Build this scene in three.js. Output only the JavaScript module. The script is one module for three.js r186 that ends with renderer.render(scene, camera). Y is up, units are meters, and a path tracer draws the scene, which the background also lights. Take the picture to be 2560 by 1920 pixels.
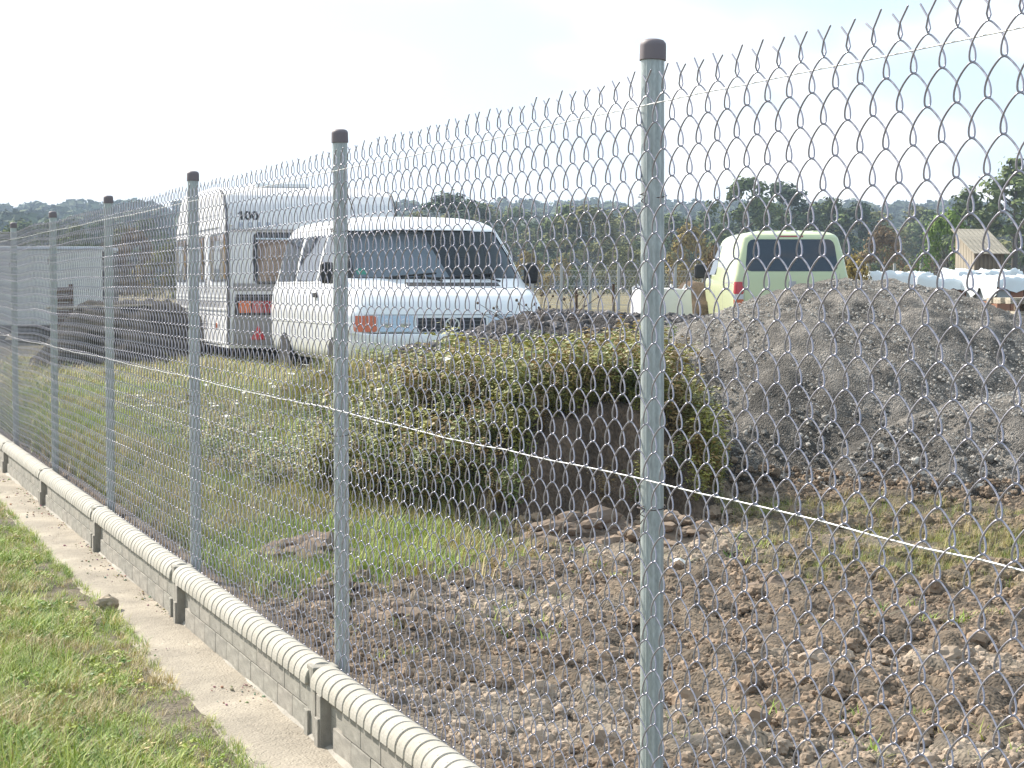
import * as THREE from 'three';
import { mergeGeometries } from 'three/addons/utils/BufferGeometryUtils.js';
import { FontLoader } from 'three/addons/loaders/FontLoader.js';
import { TextGeometry } from 'three/addons/geometries/TextGeometry.js';
import { RoundedBoxGeometry } from 'three/addons/geometries/RoundedBoxGeometry.js';

// ---------------------------------------------------------------- camera, sky, sun, exposure
const scene = new THREE.Scene();
const EYE = 1.42;
const camera = new THREE.PerspectiveCamera(21.33, 4 / 3, 0.1, 6000);
camera.position.set(0, EYE, 0);
camera.rotation.set(-2.736 * Math.PI / 180, 0, 0);
const renderer = new THREE.WebGLRenderer({ antialias: true });
renderer.toneMapping = THREE.LinearToneMapping;
renderer.toneMappingExposure = 1.8;
renderer.shadowMap.enabled = true;
const SUN_AZ = 47 * Math.PI / 180, SUN_EL = 39 * Math.PI / 180;   // left of straight ahead, above the horizon
const sunDir = new THREE.Vector3(-Math.sin(SUN_AZ) * Math.cos(SUN_EL), Math.sin(SUN_EL), -Math.cos(SUN_AZ) * Math.cos(SUN_EL));
const sun = new THREE.DirectionalLight(new THREE.Color().setRGB(1, 0.935, 0.83), 5);
sun.position.copy(sunDir).multiplyScalar(60).add(new THREE.Vector3(0, 0, -14));
sun.target.position.set(0, 0, -14);
sun.castShadow = true; sun.shadow.mapSize.set(4096, 4096);
Object.assign(sun.shadow.camera, { left: -30, right: 30, top: 30, bottom: -30, near: 1, far: 160 });
scene.add(sun, sun.target);

// ---------------------------------------------------------------- noise and random
function rng(seed) { let a = seed >>> 0; return () => { a = (a + 0x6D2B79F5) >>> 0; let t = a; t = Math.imul(t ^ (t >>> 15), t | 1); t ^= t + Math.imul(t ^ (t >>> 7), t | 61); return ((t ^ (t >>> 14)) >>> 0) / 4294967296; }; }
const h3 = (x, y, z) => { let n = Math.imul(x, 374761393) + Math.imul(y, 668265263) + Math.imul(z, 2147483647 - 98765); n = Math.imul(n ^ (n >>> 13), 1274126177); return ((n ^ (n >>> 16)) >>> 0) / 4294967296; };
const fade = (t) => t * t * (3 - 2 * t), mix = (a, b, t) => a + (b - a) * t, clamp = (v, a = 0, b = 1) => Math.min(b, Math.max(a, v));
const sstep = (a, b, v) => fade(clamp((v - a) / (b - a)));
function vnoise(x, y, z = 0) {
  const X = Math.floor(x), Y = Math.floor(y), Z = Math.floor(z), u = fade(x - X), v = fade(y - Y), w = fade(z - Z);
  const c = (k) => mix(mix(h3(X, Y, Z + k), h3(X + 1, Y, Z + k), u), mix(h3(X, Y + 1, Z + k), h3(X + 1, Y + 1, Z + k), u), v);
  return w === 0 ? c(0) : mix(c(0), c(1), w);
}
function fbm(x, y, z = 0, o = 4) { let s = 0, a = 0.5, n = 0; for (let i = 0; i < o; i++) { s += a * vnoise(x, y, z); n += a; a *= 0.5; x = x * 2.03 + 17.1; y = y * 2.03 + 9.7; z *= 2.03; } return s / n; }
function tnoise(u, v, f, seed) {   // tileable
  const x = u * f, y = v * f, X = Math.floor(x), Y = Math.floor(y), a = fade(x - X), b = fade(y - Y), m = (n) => ((n % f) + f) % f;
  return mix(mix(h3(m(X), m(Y), seed), h3(m(X + 1), m(Y), seed), a), mix(h3(m(X), m(Y + 1), seed), h3(m(X + 1), m(Y + 1), seed), a), b);
}
const tfbm = (u, v, f, o, seed) => { let s = 0, a = 0.5, n = 0; for (let i = 0; i < o; i++) { s += a * tnoise(u, v, f, seed + i); n += a; a *= 0.55; f *= 2; } return s / n; };

// sky: bright thin cloud near the sun, pale blue gaps
{
  const W = 1024, Hh = 512, data = new Float32Array(W * Hh * 4), d = new THREE.Vector3();
  for (let j = 0; j < Hh; j++) for (let i = 0; i < W; i++) {
    const th = (j + 0.5) / Hh * Math.PI - Math.PI / 2, ph = ((i + 0.5) / W - 0.5) * 2 * Math.PI;
    d.set(Math.cos(th) * Math.cos(ph), Math.sin(th), Math.cos(th) * Math.sin(ph));
    const ang = Math.acos(clamp(d.dot(sunDir), -1, 1)), el = Math.max(d.y, 0);
    const glow = Math.exp(-Math.pow(ang / 0.85, 2));
    const k = 1 / (el + 0.22), c0 = fbm(d.x * k * 2.2 + 4, d.z * k * 2.2 + 1, 3.3, 5);
    const cloud = clamp(sstep(0.46, 0.66, c0) * 0.9 + Math.exp(-el * 16) * 0.8 + glow * 0.75);
    const b = [0.29 + 0.36 * glow, 0.46 + 0.30 * glow, 0.62 + 0.22 * glow], w = 0.60 + 0.70 * glow + 0.30 * Math.exp(-el * 4) * (0.4 + 0.6 * sstep(2.2, 0.8, ang));
    const o = (j * W + i) * 4;
    for (let q = 0; q < 3; q++) data[o + q] = 0.9 * mix(b[q], w * [0.985, 1, 1.01][q], cloud);
    if (d.y < 0) { const g = sstep(0, -0.08, d.y); for (let q = 0; q < 3; q++) data[o + q] = mix(data[o + q], [0.25, 0.24, 0.2][q], g); }
    data[o + 3] = 1;
  }
  const t = new THREE.DataTexture(data, W, Hh, THREE.RGBAFormat, THREE.FloatType);
  t.mapping = THREE.EquirectangularReflectionMapping; t.magFilter = THREE.LinearFilter; t.minFilter = THREE.LinearFilter; t.wrapS = THREE.RepeatWrapping; t.needsUpdate = true;
  scene.background = t; scene.environment = t;
}
scene.fog = new THREE.FogExp2(new THREE.Color().setRGB(0.62, 0.76, 0.95), 0.00065);

// ---------------------------------------------------------------- helpers
const used = {};
function numbered(n) { if (!(n in used)) { used[n] = 0; return n; } used[n]++; return n + '_' + String(used[n]).padStart(3, '0'); }
const V = (x, y, z) => new THREE.Vector3(x, y, z);
const RGB = (r, g, b) => new THREE.Color().setRGB(r, g, b);
function tag(o, label, category, group, kind) { if (label) o.userData.label = label; if (category) o.userData.category = category; if (group) o.userData.group = group; if (kind) o.userData.kind = kind; return o; }
function part(parent, name, geo, mat) { const m = new THREE.Mesh(geo, mat); m.name = name; m.castShadow = m.receiveShadow = true; parent.add(m); return m; }
function thing(name, x, y, z, ry = 0) { const g = new THREE.Group(); g.name = numbered(name); g.position.set(x, y, z); g.rotation.y = ry; scene.add(g); return g; }
function solo(name, geo, mat, kind) { const m = new THREE.Mesh(geo, mat); m.name = numbered(name); m.castShadow = m.receiveShadow = true; if (kind) m.userData.kind = kind; scene.add(m); return m; }
function box(w, h, d, x = 0, y = 0, z = 0) { const g = new THREE.BoxGeometry(w, h, d); g.translate(x, y, z); return g; }
function rbox(w, h, d, r, x = 0, y = 0, z = 0, s = 2) { const g = new RoundedBoxGeometry(w, h, d, s, r); g.translate(x, y, z); return g; }
const merge = (a) => mergeGeometries(a.map((g) => { const q = g.index ? g.toNonIndexed() : g; for (const k of Object.keys(q.attributes)) if (!['position', 'normal', 'uv'].includes(k)) q.deleteAttribute(k); if (!q.attributes.uv) q.setAttribute('uv', new THREE.Float32BufferAttribute(new Float32Array(q.attributes.position.count * 2), 2)); return q; }));
// bar between two points
function bar(a, b, r, n = 5, r2 = r) { const d = b.clone().sub(a), g = new THREE.CylinderGeometry(r2, r, d.length(), n, 1); g.translate(0, d.length() / 2, 0); g.applyQuaternion(new THREE.Quaternion().setFromUnitVectors(V(0, 1, 0), d.normalize())); g.translate(a.x, a.y, a.z); return g; }
// light tube along points
function tube(pts, r, n) {
  const P = [], N = [], I = [], t = V(), a = V(), b = V(), up = V();
  a.set(0.3, 0.1, 0.94);
  for (let i = 0; i < pts.length; i++) {
    t.copy(pts[Math.min(i + 1, pts.length - 1)]).sub(pts[Math.max(i - 1, 0)]).normalize();
    a.addScaledVector(t, -a.dot(t)).normalize(); b.crossVectors(t, a);
    for (let k = 0; k < n; k++) { const q = k / n * 2 * Math.PI; up.copy(a).multiplyScalar(Math.cos(q)).addScaledVector(b, Math.sin(q)); N.push(up.x, up.y, up.z); P.push(pts[i].x + up.x * r, pts[i].y + up.y * r, pts[i].z + up.z * r); }
  }
  for (let i = 0; i < pts.length - 1; i++) for (let k = 0; k < n; k++) { const p = i * n + k, q = i * n + (k + 1) % n; I.push(p, q, p + n, q, q + n, p + n); }
  const e0 = 0, e1 = (pts.length - 1) * n; for (let k = 1; k < n - 1; k++) { I.push(e0, e0 + k + 1, e0 + k, e1, e1 + k, e1 + k + 1); }
  const g = new THREE.BufferGeometry(); g.setAttribute('position', new THREE.Float32BufferAttribute(P, 3)); g.setAttribute('normal', new THREE.Float32BufferAttribute(N, 3)); g.setAttribute('uv', new THREE.Float32BufferAttribute(new Float32Array(P.length / 3 * 2), 2)); g.setIndex(I); return g;
}
// grid surface: fn(u, v) -> {p:[x,y,z], c:[r,g,b]?}; uv in metres of x,z unless given
function grid(nu, nv, fn, uvScale = 1) {
  const P = new Float32Array((nu + 1) * (nv + 1) * 3), C = new Float32Array(P.length), U = new Float32Array((nu + 1) * (nv + 1) * 2), I = [];
  let hasC = false, k = 0;
  for (let j = 0; j <= nv; j++) for (let i = 0; i <= nu; i++, k++) { const r = fn(i / nu, j / nv); P.set(r.p, k * 3); if (r.c) { hasC = true; C.set(r.c, k * 3); } if (r.uv) U.set(r.uv, k * 2); else { U[k * 2] = r.p[0] * uvScale; U[k * 2 + 1] = r.p[2] * uvScale; } }
  for (let j = 0; j < nv; j++) for (let i = 0; i < nu; i++) { const a = j * (nu + 1) + i, b = a + 1, c = a + nu + 1, d = c + 1; I.push(a, c, b, b, c, d); }
  const g = new THREE.BufferGeometry(); g.setAttribute('position', new THREE.BufferAttribute(P, 3)); g.setAttribute('uv', new THREE.BufferAttribute(U, 2)); if (hasC) g.setAttribute('color', new THREE.BufferAttribute(C, 3)); g.setIndex(I); g.computeVertexNormals(); return g;
}
function noiseTex(size, fn, srgb = true) {
  const d = new Uint8Array(size * size * 4); for (let j = 0; j < size; j++) for (let i = 0; i < size; i++) { const c = fn(i / size, j / size), o = (j * size + i) * 4; d[o] = clamp(c[0]) * 255; d[o + 1] = clamp(c[1]) * 255; d[o + 2] = clamp(c[2]) * 255; d[o + 3] = 255; }
  const t = new THREE.DataTexture(d, size, size); t.wrapS = t.wrapT = THREE.RepeatWrapping; t.magFilter = THREE.LinearFilter; t.minFilter = THREE.LinearMipmapLinearFilter; t.generateMipmaps = true; if (srgb) t.colorSpace = THREE.SRGBColorSpace; t.needsUpdate = true; return t;
}
const std = (o) => new THREE.MeshStandardMaterial(o), phy = (o) => new THREE.MeshPhysicalMaterial(o);

// ---------------------------------------------------------------- textures and materials
const soilMap = noiseTex(512, (u, v) => { const a = tfbm(u, v, 8, 6, 11), b = tnoise(u, v, 128, 5), c = 0.62 + 0.55 * (a - 0.5) + 0.22 * (b - 0.5); return [c, c, c].map((q, i) => q * [1, 0.985, 0.96][i]); });
const soilBump = noiseTex(512, (u, v) => { const c = 0.5 * tfbm(u, v, 16, 5, 31) + 0.5 * tnoise(u, v, 96, 7); return [c, c, c]; }, false);
const concMap = noiseTex(512, (u, v) => { const a = tfbm(u, v, 4, 6, 51), p = tnoise(u, v, 128, 3) > 0.9 ? -0.22 : 0, s = tnoise(u, v, 256, 4); const c = 0.83 + 0.3 * (a - 0.5) + p + 0.07 * (s - 0.5); return [c, c * 0.985, c * 0.955]; });
const concBump = noiseTex(512, (u, v) => { const c = 0.7 + 0.3 * tnoise(u, v, 200, 8) - (tnoise(u, v, 128, 3) > 0.9 ? 0.5 : 0); return [c, c, c]; }, false);
const galvMap = noiseTex(256, (u, v) => { const c = 0.78 + 0.16 * (tfbm(u, v, 24, 3, 71) - 0.5) + 0.16 * (tnoise(u, 0.3, 32, 6) - 0.5) + 0.10 * (tnoise(u, v, 128, 16) - 0.5); return [c * 0.98, c, c]; });
const woodMap = noiseTex(256, (u, v) => { const c = 0.66 + 0.5 * (tnoise(u, v * 0.13, 64, 9) - 0.5) + 0.3 * (tfbm(u, v, 4, 4, 12) - 0.5); return [c, c * 0.95, c * 0.88]; });
const rep = (t, x, y = x) => { const c = t.clone(); c.repeat.set(x, y); c.needsUpdate = true; return c; };
const M = {
  soil: std({ vertexColors: true, map: rep(soilMap, 0.9), bumpMap: rep(soilBump, 1.6), bumpScale: 0.011, roughness: 1 }),
  gravel: std({ vertexColors: true, map: rep(soilMap, 1.3), bumpMap: rep(soilBump, 2.2), bumpScale: 0.022, roughness: 1 }),
  field: std({ vertexColors: true, map: rep(soilMap, 0.08), roughness: 1 }),
  strip: std({ vertexColors: true, map: rep(concMap, 1.4), bumpMap: rep(soilBump, 2), bumpScale: 0.006, roughness: 0.95 }),
  galv: std({ color: RGB(0.70, 0.73, 0.725), map: rep(galvMap, 1, 3), metalness: 0.22, roughness: 0.42 }),
  wire: std({ color: RGB(0.36, 0.345, 0.40), metalness: 0.5, roughness: 0.36 }),
  tension: std({ color: RGB(0.72, 0.72, 0.72), metalness: 0.7, roughness: 0.33 }),
  tie: std({ color: RGB(0.09, 0.07, 0.07), metalness: 0.4, roughness: 0.6 }),
  cap: std({ color: RGB(0.165, 0.138, 0.15), roughness: 0.62 }),
  white: phy({ color: RGB(0.80, 0.81, 0.82), roughness: 0.32, clearcoat: 0.6, clearcoatRoughness: 0.12 }),
  bumper: phy({ color: RGB(0.72, 0.74, 0.76), roughness: 0.45, clearcoat: 0.2 }),
  pale: phy({ color: RGB(0.60, 0.66, 0.40), roughness: 0.32, clearcoat: 0.6, clearcoatRoughness: 0.12 }),
  cream: std({ color: RGB(0.66, 0.66, 0.67), roughness: 0.5, bumpMap: rep(concBump, 1), bumpScale: 0.001 }),
  creamRear: std({ color: RGB(0.66, 0.66, 0.67), roughness: 0.45 }),
  trim: std({ color: RGB(0.78, 0.78, 0.76), roughness: 0.4, metalness: 0.2 }),
  grey: std({ color: RGB(0.30, 0.29, 0.29), roughness: 0.7 }),
  black: std({ color: RGB(0.016, 0.016, 0.018), roughness: 0.55 }),
  darkgrey: std({ color: RGB(0.07, 0.07, 0.075), roughness: 0.5 }),
  rubber: std({ color: RGB(0.02, 0.02, 0.02), roughness: 0.85 }),
  rim: std({ color: RGB(0.45, 0.45, 0.46), metalness: 0.6, roughness: 0.45 }),
  tint: phy({ color: RGB(0.012, 0.014, 0.026), roughness: 0.04, ior: 1.75 }),
  pane: phy({ color: RGB(0.80, 0.86, 0.92), roughness: 0.02, transmission: 1, thickness: 0, ior: 1.5 }),
  shade: std({ color: RGB(0.36, 0.37, 0.38), roughness: 0.8 }),
  lamp: phy({ color: RGB(0.52, 0.57, 0.63), roughness: 0.12, metalness: 0.45, clearcoat: 1, clearcoatRoughness: 0.03 }),
  orange: phy({ color: RGB(0.62, 0.13, 0.03), roughness: 0.25, clearcoat: 0.8 }),
  red: phy({ color: RGB(0.33, 0.015, 0.02), roughness: 0.25, clearcoat: 0.8 }),
  brightred: phy({ color: RGB(0.55, 0.02, 0.03), roughness: 0.3, clearcoat: 0.6 }),
  curtain: std({ color: RGB(0.26, 0.15, 0.09), roughness: 0.95, side: THREE.DoubleSide }),
  curtain2: std({ color: RGB(0.36, 0.23, 0.11), roughness: 0.95, side: THREE.DoubleSide }),
  lace: std({ color: RGB(0.62, 0.58, 0.54), roughness: 0.95, side: THREE.DoubleSide }),
  wood: std({ color: RGB(0.62, 0.50, 0.36), map: rep(woodMap, 1), roughness: 0.85 }),
  oldwood: std({ color: RGB(0.42, 0.36, 0.30), map: rep(woodMap, 1), roughness: 0.9 }),
  palewood: std({ color: RGB(0.98, 0.95, 0.88), map: rep(woodMap, 1), roughness: 0.85 }),
  stake: std({ color: RGB(0.20, 0.12, 0.07), map: rep(woodMap, 1), roughness: 0.9 }),
  film: phy({ color: RGB(0.80, 0.84, 0.86), roughness: 0.22, clearcoat: 0.4 }),
  brickred: std({ color: RGB(0.34, 0.16, 0.10), roughness: 0.9 }),
  bag: std({ color: RGB(0.64, 0.64, 0.68), roughness: 0.8 }),
  cargo: std({ color: RGB(0.74, 0.73, 0.69), roughness: 0.6 }),
  cargoRoof: std({ color: RGB(0.62, 0.66, 0.74), roughness: 0.4, metalness: 0.3 }),
  bark: std({ color: RGB(0.10, 0.08, 0.06), roughness: 1 }),
};
const concMats = [[0.68, 0.66, 0.62], [0.64, 0.62, 0.58], [0.71, 0.69, 0.65], [0.655, 0.63, 0.58]].map((c) => std({ color: RGB(...c), map: concMap, bumpMap: concBump, bumpScale: 0.0012, roughness: 0.92 }));
const brickMats = [[0.44, 0.43, 0.40], [0.41, 0.40, 0.375], [0.46, 0.44, 0.41]].map((c) => std({ color: RGB(...c), map: concMap, bumpMap: concBump, bumpScale: 0.0012, roughness: 0.95 }));

// ---------------------------------------------------------------- layout: fence line and ground heights (x, d) with d = -z
const FX = 0.288, FD = 4.15, FA = 19.5 * Math.PI / 180, US = Math.sin(FA), UC = Math.cos(FA);
const fence = (s, e, y = 0) => V(FX - US * s + UC * e, y, -(FD + UC * s + US * e));     // s along the fence, e to its far side
const fe = (x, d) => (x - FX) * UC + (d - FD) * US, fs = (x, d) => -(x - FX) * US + (d - FD) * UC;
const FROT = FA;     // local -z runs along +s, local +x along +e
function groundBase(x, d) {
  const e = fe(x, d);
  let h = e < -0.1 ? mix(-0.02, 0.0, sstep(-0.6, -0.3, e)) : 0.12 + 0.08 * sstep(0.2, 4, e);
  if (e > -0.1) { h += 0.10 * (fbm(x * 0.55 + 3, d * 0.55, 0, 3) - 0.5) * sstep(0.1, 1.2, e); h += 0.05 * sstep(7, 11, d) ; }
  else h += 0.03 * (fbm(x * 1.7 + 3, d * 1.7, 0, 3) - 0.5) * sstep(-0.45, -0.8, e);
  if (d > 38) h = mix(h, 0.85, sstep(38, 110, d));
  return h;
}
const lump = (x, d, cx, cd, rx, rd, h) => { const q = ((x - cx) / rx) ** 2 + ((d - cd) / rd) ** 2; return q < 1 ? h * (1 - q) ** 1.25 : 0; };
const pwl = (x, t) => { if (x <= t[0][0]) return t[0][1]; for (let i = 1; i < t.length; i++) if (x <= t[i][0]) return mix(t[i - 1][1], t[i][1], fade((x - t[i - 1][0]) / (t[i][0] - t[i - 1][0]))); return t[t.length - 1][1]; };
function earthMound(x, d) {
  const w = sstep(-1.5, -0.3, x) * (1 - sstep(0.72, 1.28, x)); if (w <= 0) return 0;
  const n = 0.35 * (fbm(x * 1.6, d * 1.6, 7, 3) - 0.5), front = 10.55 + n - 0.5 * sstep(-0.1, -0.8, x), W = 0.85 + 1.6 * sstep(-0.05, -0.9, x) + 0.9 * sstep(0.95, 1.4, x);
  return (0.58 + 0.22 * (fbm(x * 1.3 + 2, d * 1.3, 3, 2) - 0.5)) * w * sstep(front - 0.25, front + W - 0.25, d) * (1 - sstep(12.4, 14.6, d));
}
function gravelPile(x, d) {
  let h = lump(x, d, 2.48, 14.5, 2.6, 2.55, 1.21);
  h = Math.max(h, lump(x, d, 3.15, 12.2, 1.5, 1.2, 0.52), lump(x, d, 1.5, 15.0, 1.5, 1.5, 0.92));
  return h;
}
function stoneHeap(x, d) {
  const h = pwl(x, [[-2.3, 0], [-1.33, 0.42], [-0.8, 0.66], [0.3, 0.92], [1.6, 0.90], [2.4, 0.5], [3.2, 0]]), q = (d - 17) / 1.5;
  return q * q < 1 ? h * (1 - q * q) ** 1.1 : 0;
}
const soilRelief = (x, d) => { const c = cover(x, d); return mix(0.20, 0.10, c) * (fbm(x * 1.9, d * 1.9, 3, 4) - 0.5) + 0.05 * Math.max(0, 0.5 - Math.abs(fbm(x * 1.2 + 9, d * 1.8, 7, 3) - 0.5) * 8) * (1 - c); };
const surf = (x, d) => groundBase(x, d) + Math.max(earthMound(x, d), gravelPile(x, d), stoneHeap(x, d));
// how grassy the ground is inside the fence (0..1)
function cover(x, d) {
  const e = fe(x, d); if (e < 0.1) return 0;
  const left = sstep(0.35, -0.9, x + 0.18 * (d - 11)) * sstep(8.2, 10.0, d - 0.6 * x);
  const right = sstep(0.9, 1.3, x) * sstep(8.0, 8.9, d + 0.5 * fbm(x * 2, d * 2, 4, 2)) * (1 - sstep(10.8, 11.6, d + (x - 2) * 0.5));
  return clamp(Math.max(left, right * 0.9) * (x > 0.8 ? 2.3 * fbm(x * 2.2 + 8, d * 2.2, 2, 3) - 0.42 : 0.45 + 1.1 * fbm(x * 1.4 + 8, d * 1.4, 2, 3)) - 0.12);
}

// ---------------------------------------------------------------- ground
function soilColor(x, d) {
  const a = fbm(x * 0.8, d * 0.8, 5, 4), b = fbm(x * 5, d * 5, 8, 3), c = cover(x, d);
  const sandy = sstep(0.56, 0.68, fbm(x * 0.7 + 30, d * 1.6 + 4, 1, 3));
  let col = [mix(0.27, 0.36, a), mix(0.21, 0.28, a), mix(0.155, 0.205, a)].map((v) => v * mix(0.75, 1.15, b));
  col = col.map((v, i) => mix(v, [0.50, 0.43, 0.35][i], sandy * 0.7));
  return col.map((v, i) => mix(v, [0.13, 0.12, 0.05][i], c * 0.8));
}
{
  // fine soil inside the fence
  const x0 = -5.2, x1 = 5.2, d0 = 4.2, d1 = 18.5;
  const g = grid(320, 440, (u, v) => {
    const x = mix(x0, x1, u), d = mix(d0, d1, v), e = fe(x, d);
    let h = groundBase(x, d);
    if (e > 0.05) { const w = sstep(0.05, 0.5, e); h += w * (soilRelief(x, d) + 0.075 * Math.pow(fbm(x * 13, d * 13, 6, 2), 2) * (1 - 0.6 * cover(x, d)) - 0.012); } else h = Math.min(h, 0.12) - sstep(0.05, -0.05, e) * 0.35;
    return { p: [x, h, -d], c: soilColor(x, d) };
  });
  g.setIndex(Array.from(g.index.array));
  tag(solo('soil_ground', g, M.soil, 'structure'), 'rough brown soil inside the fence');
  // wide ground out to the horizon
  const rows = [2, 4, 8, 13, 18.3, 20, 23, 26, 30, 36, 44, 55, 70, 90, 120, 160, 220, 320, 500, 900, 1800, 4000];
  const fg = grid(60, rows.length - 1, (u, v) => {
    const d = rows[Math.round(v * (rows.length - 1))], x = (u - 0.5) * 2 * (40 + d * 1.1);
    let h = groundBase(x, d); if (d < 19) h = -0.4;
    const t = sstep(45, 80, d), n = fbm(x * 0.05, d * 0.05, 2, 3), m = fbm(x * 0.3, d * 0.3, 3, 2);
    const near = [mix(0.16, 0.24, m), mix(0.15, 0.19, m), mix(0.075, 0.11, m)];
    return { p: [x, h, -d], c: near.map((q, i) => mix(q, mix([0.46, 0.36, 0.16][i], [0.33, 0.29, 0.12][i], n), t)) };
  });
  tag(solo('field', fg, M.field, 'structure'), 'dry yellow field running to the trees');
}
{ // lawn soil on the near side
  const g = grid(90, 220, (u, v) => { const s = mix(-3, 22, v), e = mix(-6, -0.28, u * u * 0.4 + u * 0.6), p = fence(s, e); const n = fbm(p.x * 2.4, p.z * 2.4, 4, 4); const edge = sstep(-0.75, -0.45, e); return { p: [p.x, groundBase(p.x, -p.z) + 0.03 * (n - 0.5) - 0.03 * sstep(-0.42, -0.3, e), p.z], c: [mix(0.17, mix(0.30, 0.38, n), edge), mix(0.16, mix(0.25, 0.32, n), edge), mix(0.06, mix(0.18, 0.24, n), edge)] }; });
  tag(solo('lawn_ground', g, M.soil, 'structure'), 'earth under the roadside grass');
  const st = grid(26, 1100, (u, v) => {
    const s = mix(-3, 22, v), e0 = -0.40 + 0.09 * (fbm(s * 1.4, 2, 0, 3) - 0.5), e = mix(e0, -0.09, u), p = fence(s, e), n = fbm(s * 4, e * 9, 2, 4), cr = Math.abs(fbm(s * 2.1 + e * 3, e * 1.5 - s * 0.4, 9, 3) - 0.5) < 0.008 ? -0.006 : 0;
    const k = mix(0.82, 1.12, n);
    return { p: [p.x, 0.006 + 0.006 * (n - 0.5) + cr - 0.03 * Math.pow(1 - u, 6), p.z], c: [0.46 * k, 0.415 * k, 0.355 * k] };
  });
  tag(solo('concrete_strip', st, M.strip, 'structure'), 'sandy concrete strip along the wall foot');
}

// ---------------------------------------------------------------- low block wall
{
  const wall = thing('block_wall', 0, 0, 0);
  tag(wall, 'low grey concrete block wall with ringed half-round coping under the wire fence', 'wall', null, 'thing');
  const R = 0.056, H0 = 0.17, EC = -0.084;
  const ringShape = new THREE.Shape(); ringShape.moveTo(-R, -0.004); ringShape.lineTo(-R, 0.006); ringShape.absarc(0, 0.006, R, Math.PI, 0, true); ringShape.lineTo(R, -0.004); ringShape.closePath();
  const ringGeo = (len) => { const g = new THREE.ExtrudeGeometry(ringShape, { depth: len - 0.006, bevelEnabled: true, bevelThickness: 0.003, bevelSize: 0.003, bevelOffset: -0.003, bevelSegments: 1, curveSegments: 10 }); g.translate(0, 0, -(len - 0.006) / 2); return g; };
  const pitch = 0.0806, rg = [ringGeo(pitch - 0.010), ringGeo(pitch - 0.0115)];
  const bg = [rbox(0.022, 0.0805, 0.2105, 0.003, 0, 0, 0, 1), rbox(0.022, 0.0805, 0.104, 0.003, 0, 0, 0, 1)];
  const r = rng(5), put = (m, s, e, y, jr = 0) => { m.position.copy(fence(s, e, y)); m.rotation.y = FROT + jr; return m; };
  const panel = 2.45, first = -2.55; let rings = 0;
  for (let k = 0; k < 10; k++) {
    const a = first + k * panel, b = a + panel;
    if (k < 9) {
      const s0 = a + 0.07, s1 = b + 0.018, L = s1 - s0;
      put(part(wall, 'wall_core', rbox(0.075, 0.172, L + 0.02, 0.004, 0, 0, 0, 1), brickMats[1]), (s0 + s1) / 2, EC + 0.012, 0.083);
      const core = new THREE.CylinderGeometry(R - 0.0085, R - 0.0085, L, 16, 1); core.rotateX(Math.PI / 2);
      put(part(wall, 'coping_core', core, brickMats[1]), (s0 + s1) / 2, EC, H0 + 0.006);
      const n = Math.round(L / pitch), pp = L / n;
      for (let i = 0; i < n; i++) if (rings++ < 290) { const m = put(part(wall, 'coping_ring', rg[i % 2], concMats[Math.floor(r() * 4)]), s0 + (i + 0.5) * pp, EC + (r() - 0.5) * 0.0016, H0 + 0.0005 + (r() - 0.5) * 0.0018, (r() - 0.5) * 0.01); m.scale.setScalar(1 + (r() - 0.5) * 0.012); }
      for (let c = 0; c < 2; c++) { let s = a + 0.108, i = 0; while (s < b - 0.2) { const half = (c === 1 && i === 0), w = half ? 0.107 : 0.2135; if (s + w > b - 0.13) break; put(part(wall, 'block', bg[half ? 1 : 0], brickMats[Math.floor(r() * 3)]), s + w / 2, EC - 0.029 + (r() - 0.5) * 0.0016, 0.043 + c * 0.083); s += w; i++; } }
    }
    // pillar of upright strips at the joint
    const pl = new THREE.Group(); pl.name = 'pillar'; wall.add(pl); pl.position.copy(fence(a, 0, 0)); pl.rotation.y = FROT;
    // local -z is along +s (away), local x = e
    const pm = brickMats[2];
    part(pl, 'upright_strip', rbox(0.085, 0.226, 0.082, 0.004, EC - 0.0015, 0.113, -0.061, 1), brickMats[0]);
    part(pl, 'upright_strip', rbox(0.088, 0.168, 0.034, 0.003, EC - 0.006, 0.084, 0.010, 1), pm);
    part(pl, 'back_panel', rbox(0.06, 0.168, 0.10, 0.003, EC + 0.004, 0.084, 0.055, 1), brickMats[1]);
    part(pl, 'upright_strip', rbox(0.10, 0.166, 0.05, 0.003, EC - 0.010, 0.083, 0.108, 1), pm);
    part(pl, 'foot_step', rbox(0.014, 0.085, 0.05, 0.003, EC - 0.048, 0.0425, -0.079, 1), brickMats[0]);
    part(pl, 'foot_step', rbox(0.012, 0.095, 0.046, 0.003, EC - 0.062, 0.0475, 0.107, 1), pm);
  }
  // crumbly pale mortar along the foot
  const mg = grid(5, 700, (u, v) => { const s = mix(-2.5, 19, v), n = fbm(s * 6, 3, 0, 4), p = fence(s, mix(-0.112 - 0.03 * (0.35 + n * sstep(0.3, 0.5, fbm(s * 1.7, 9, 0, 2))), -0.09, u)); return { p: [p.x, 0.004 + 0.016 * Math.pow(Math.sin(Math.min(u * 1.1, 1) * Math.PI * 0.5), 0.7) * (0.4 + n), p.z] }; });
  part(wall, 'mortar_fillet', mg, brickMats[2]);
}

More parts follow.
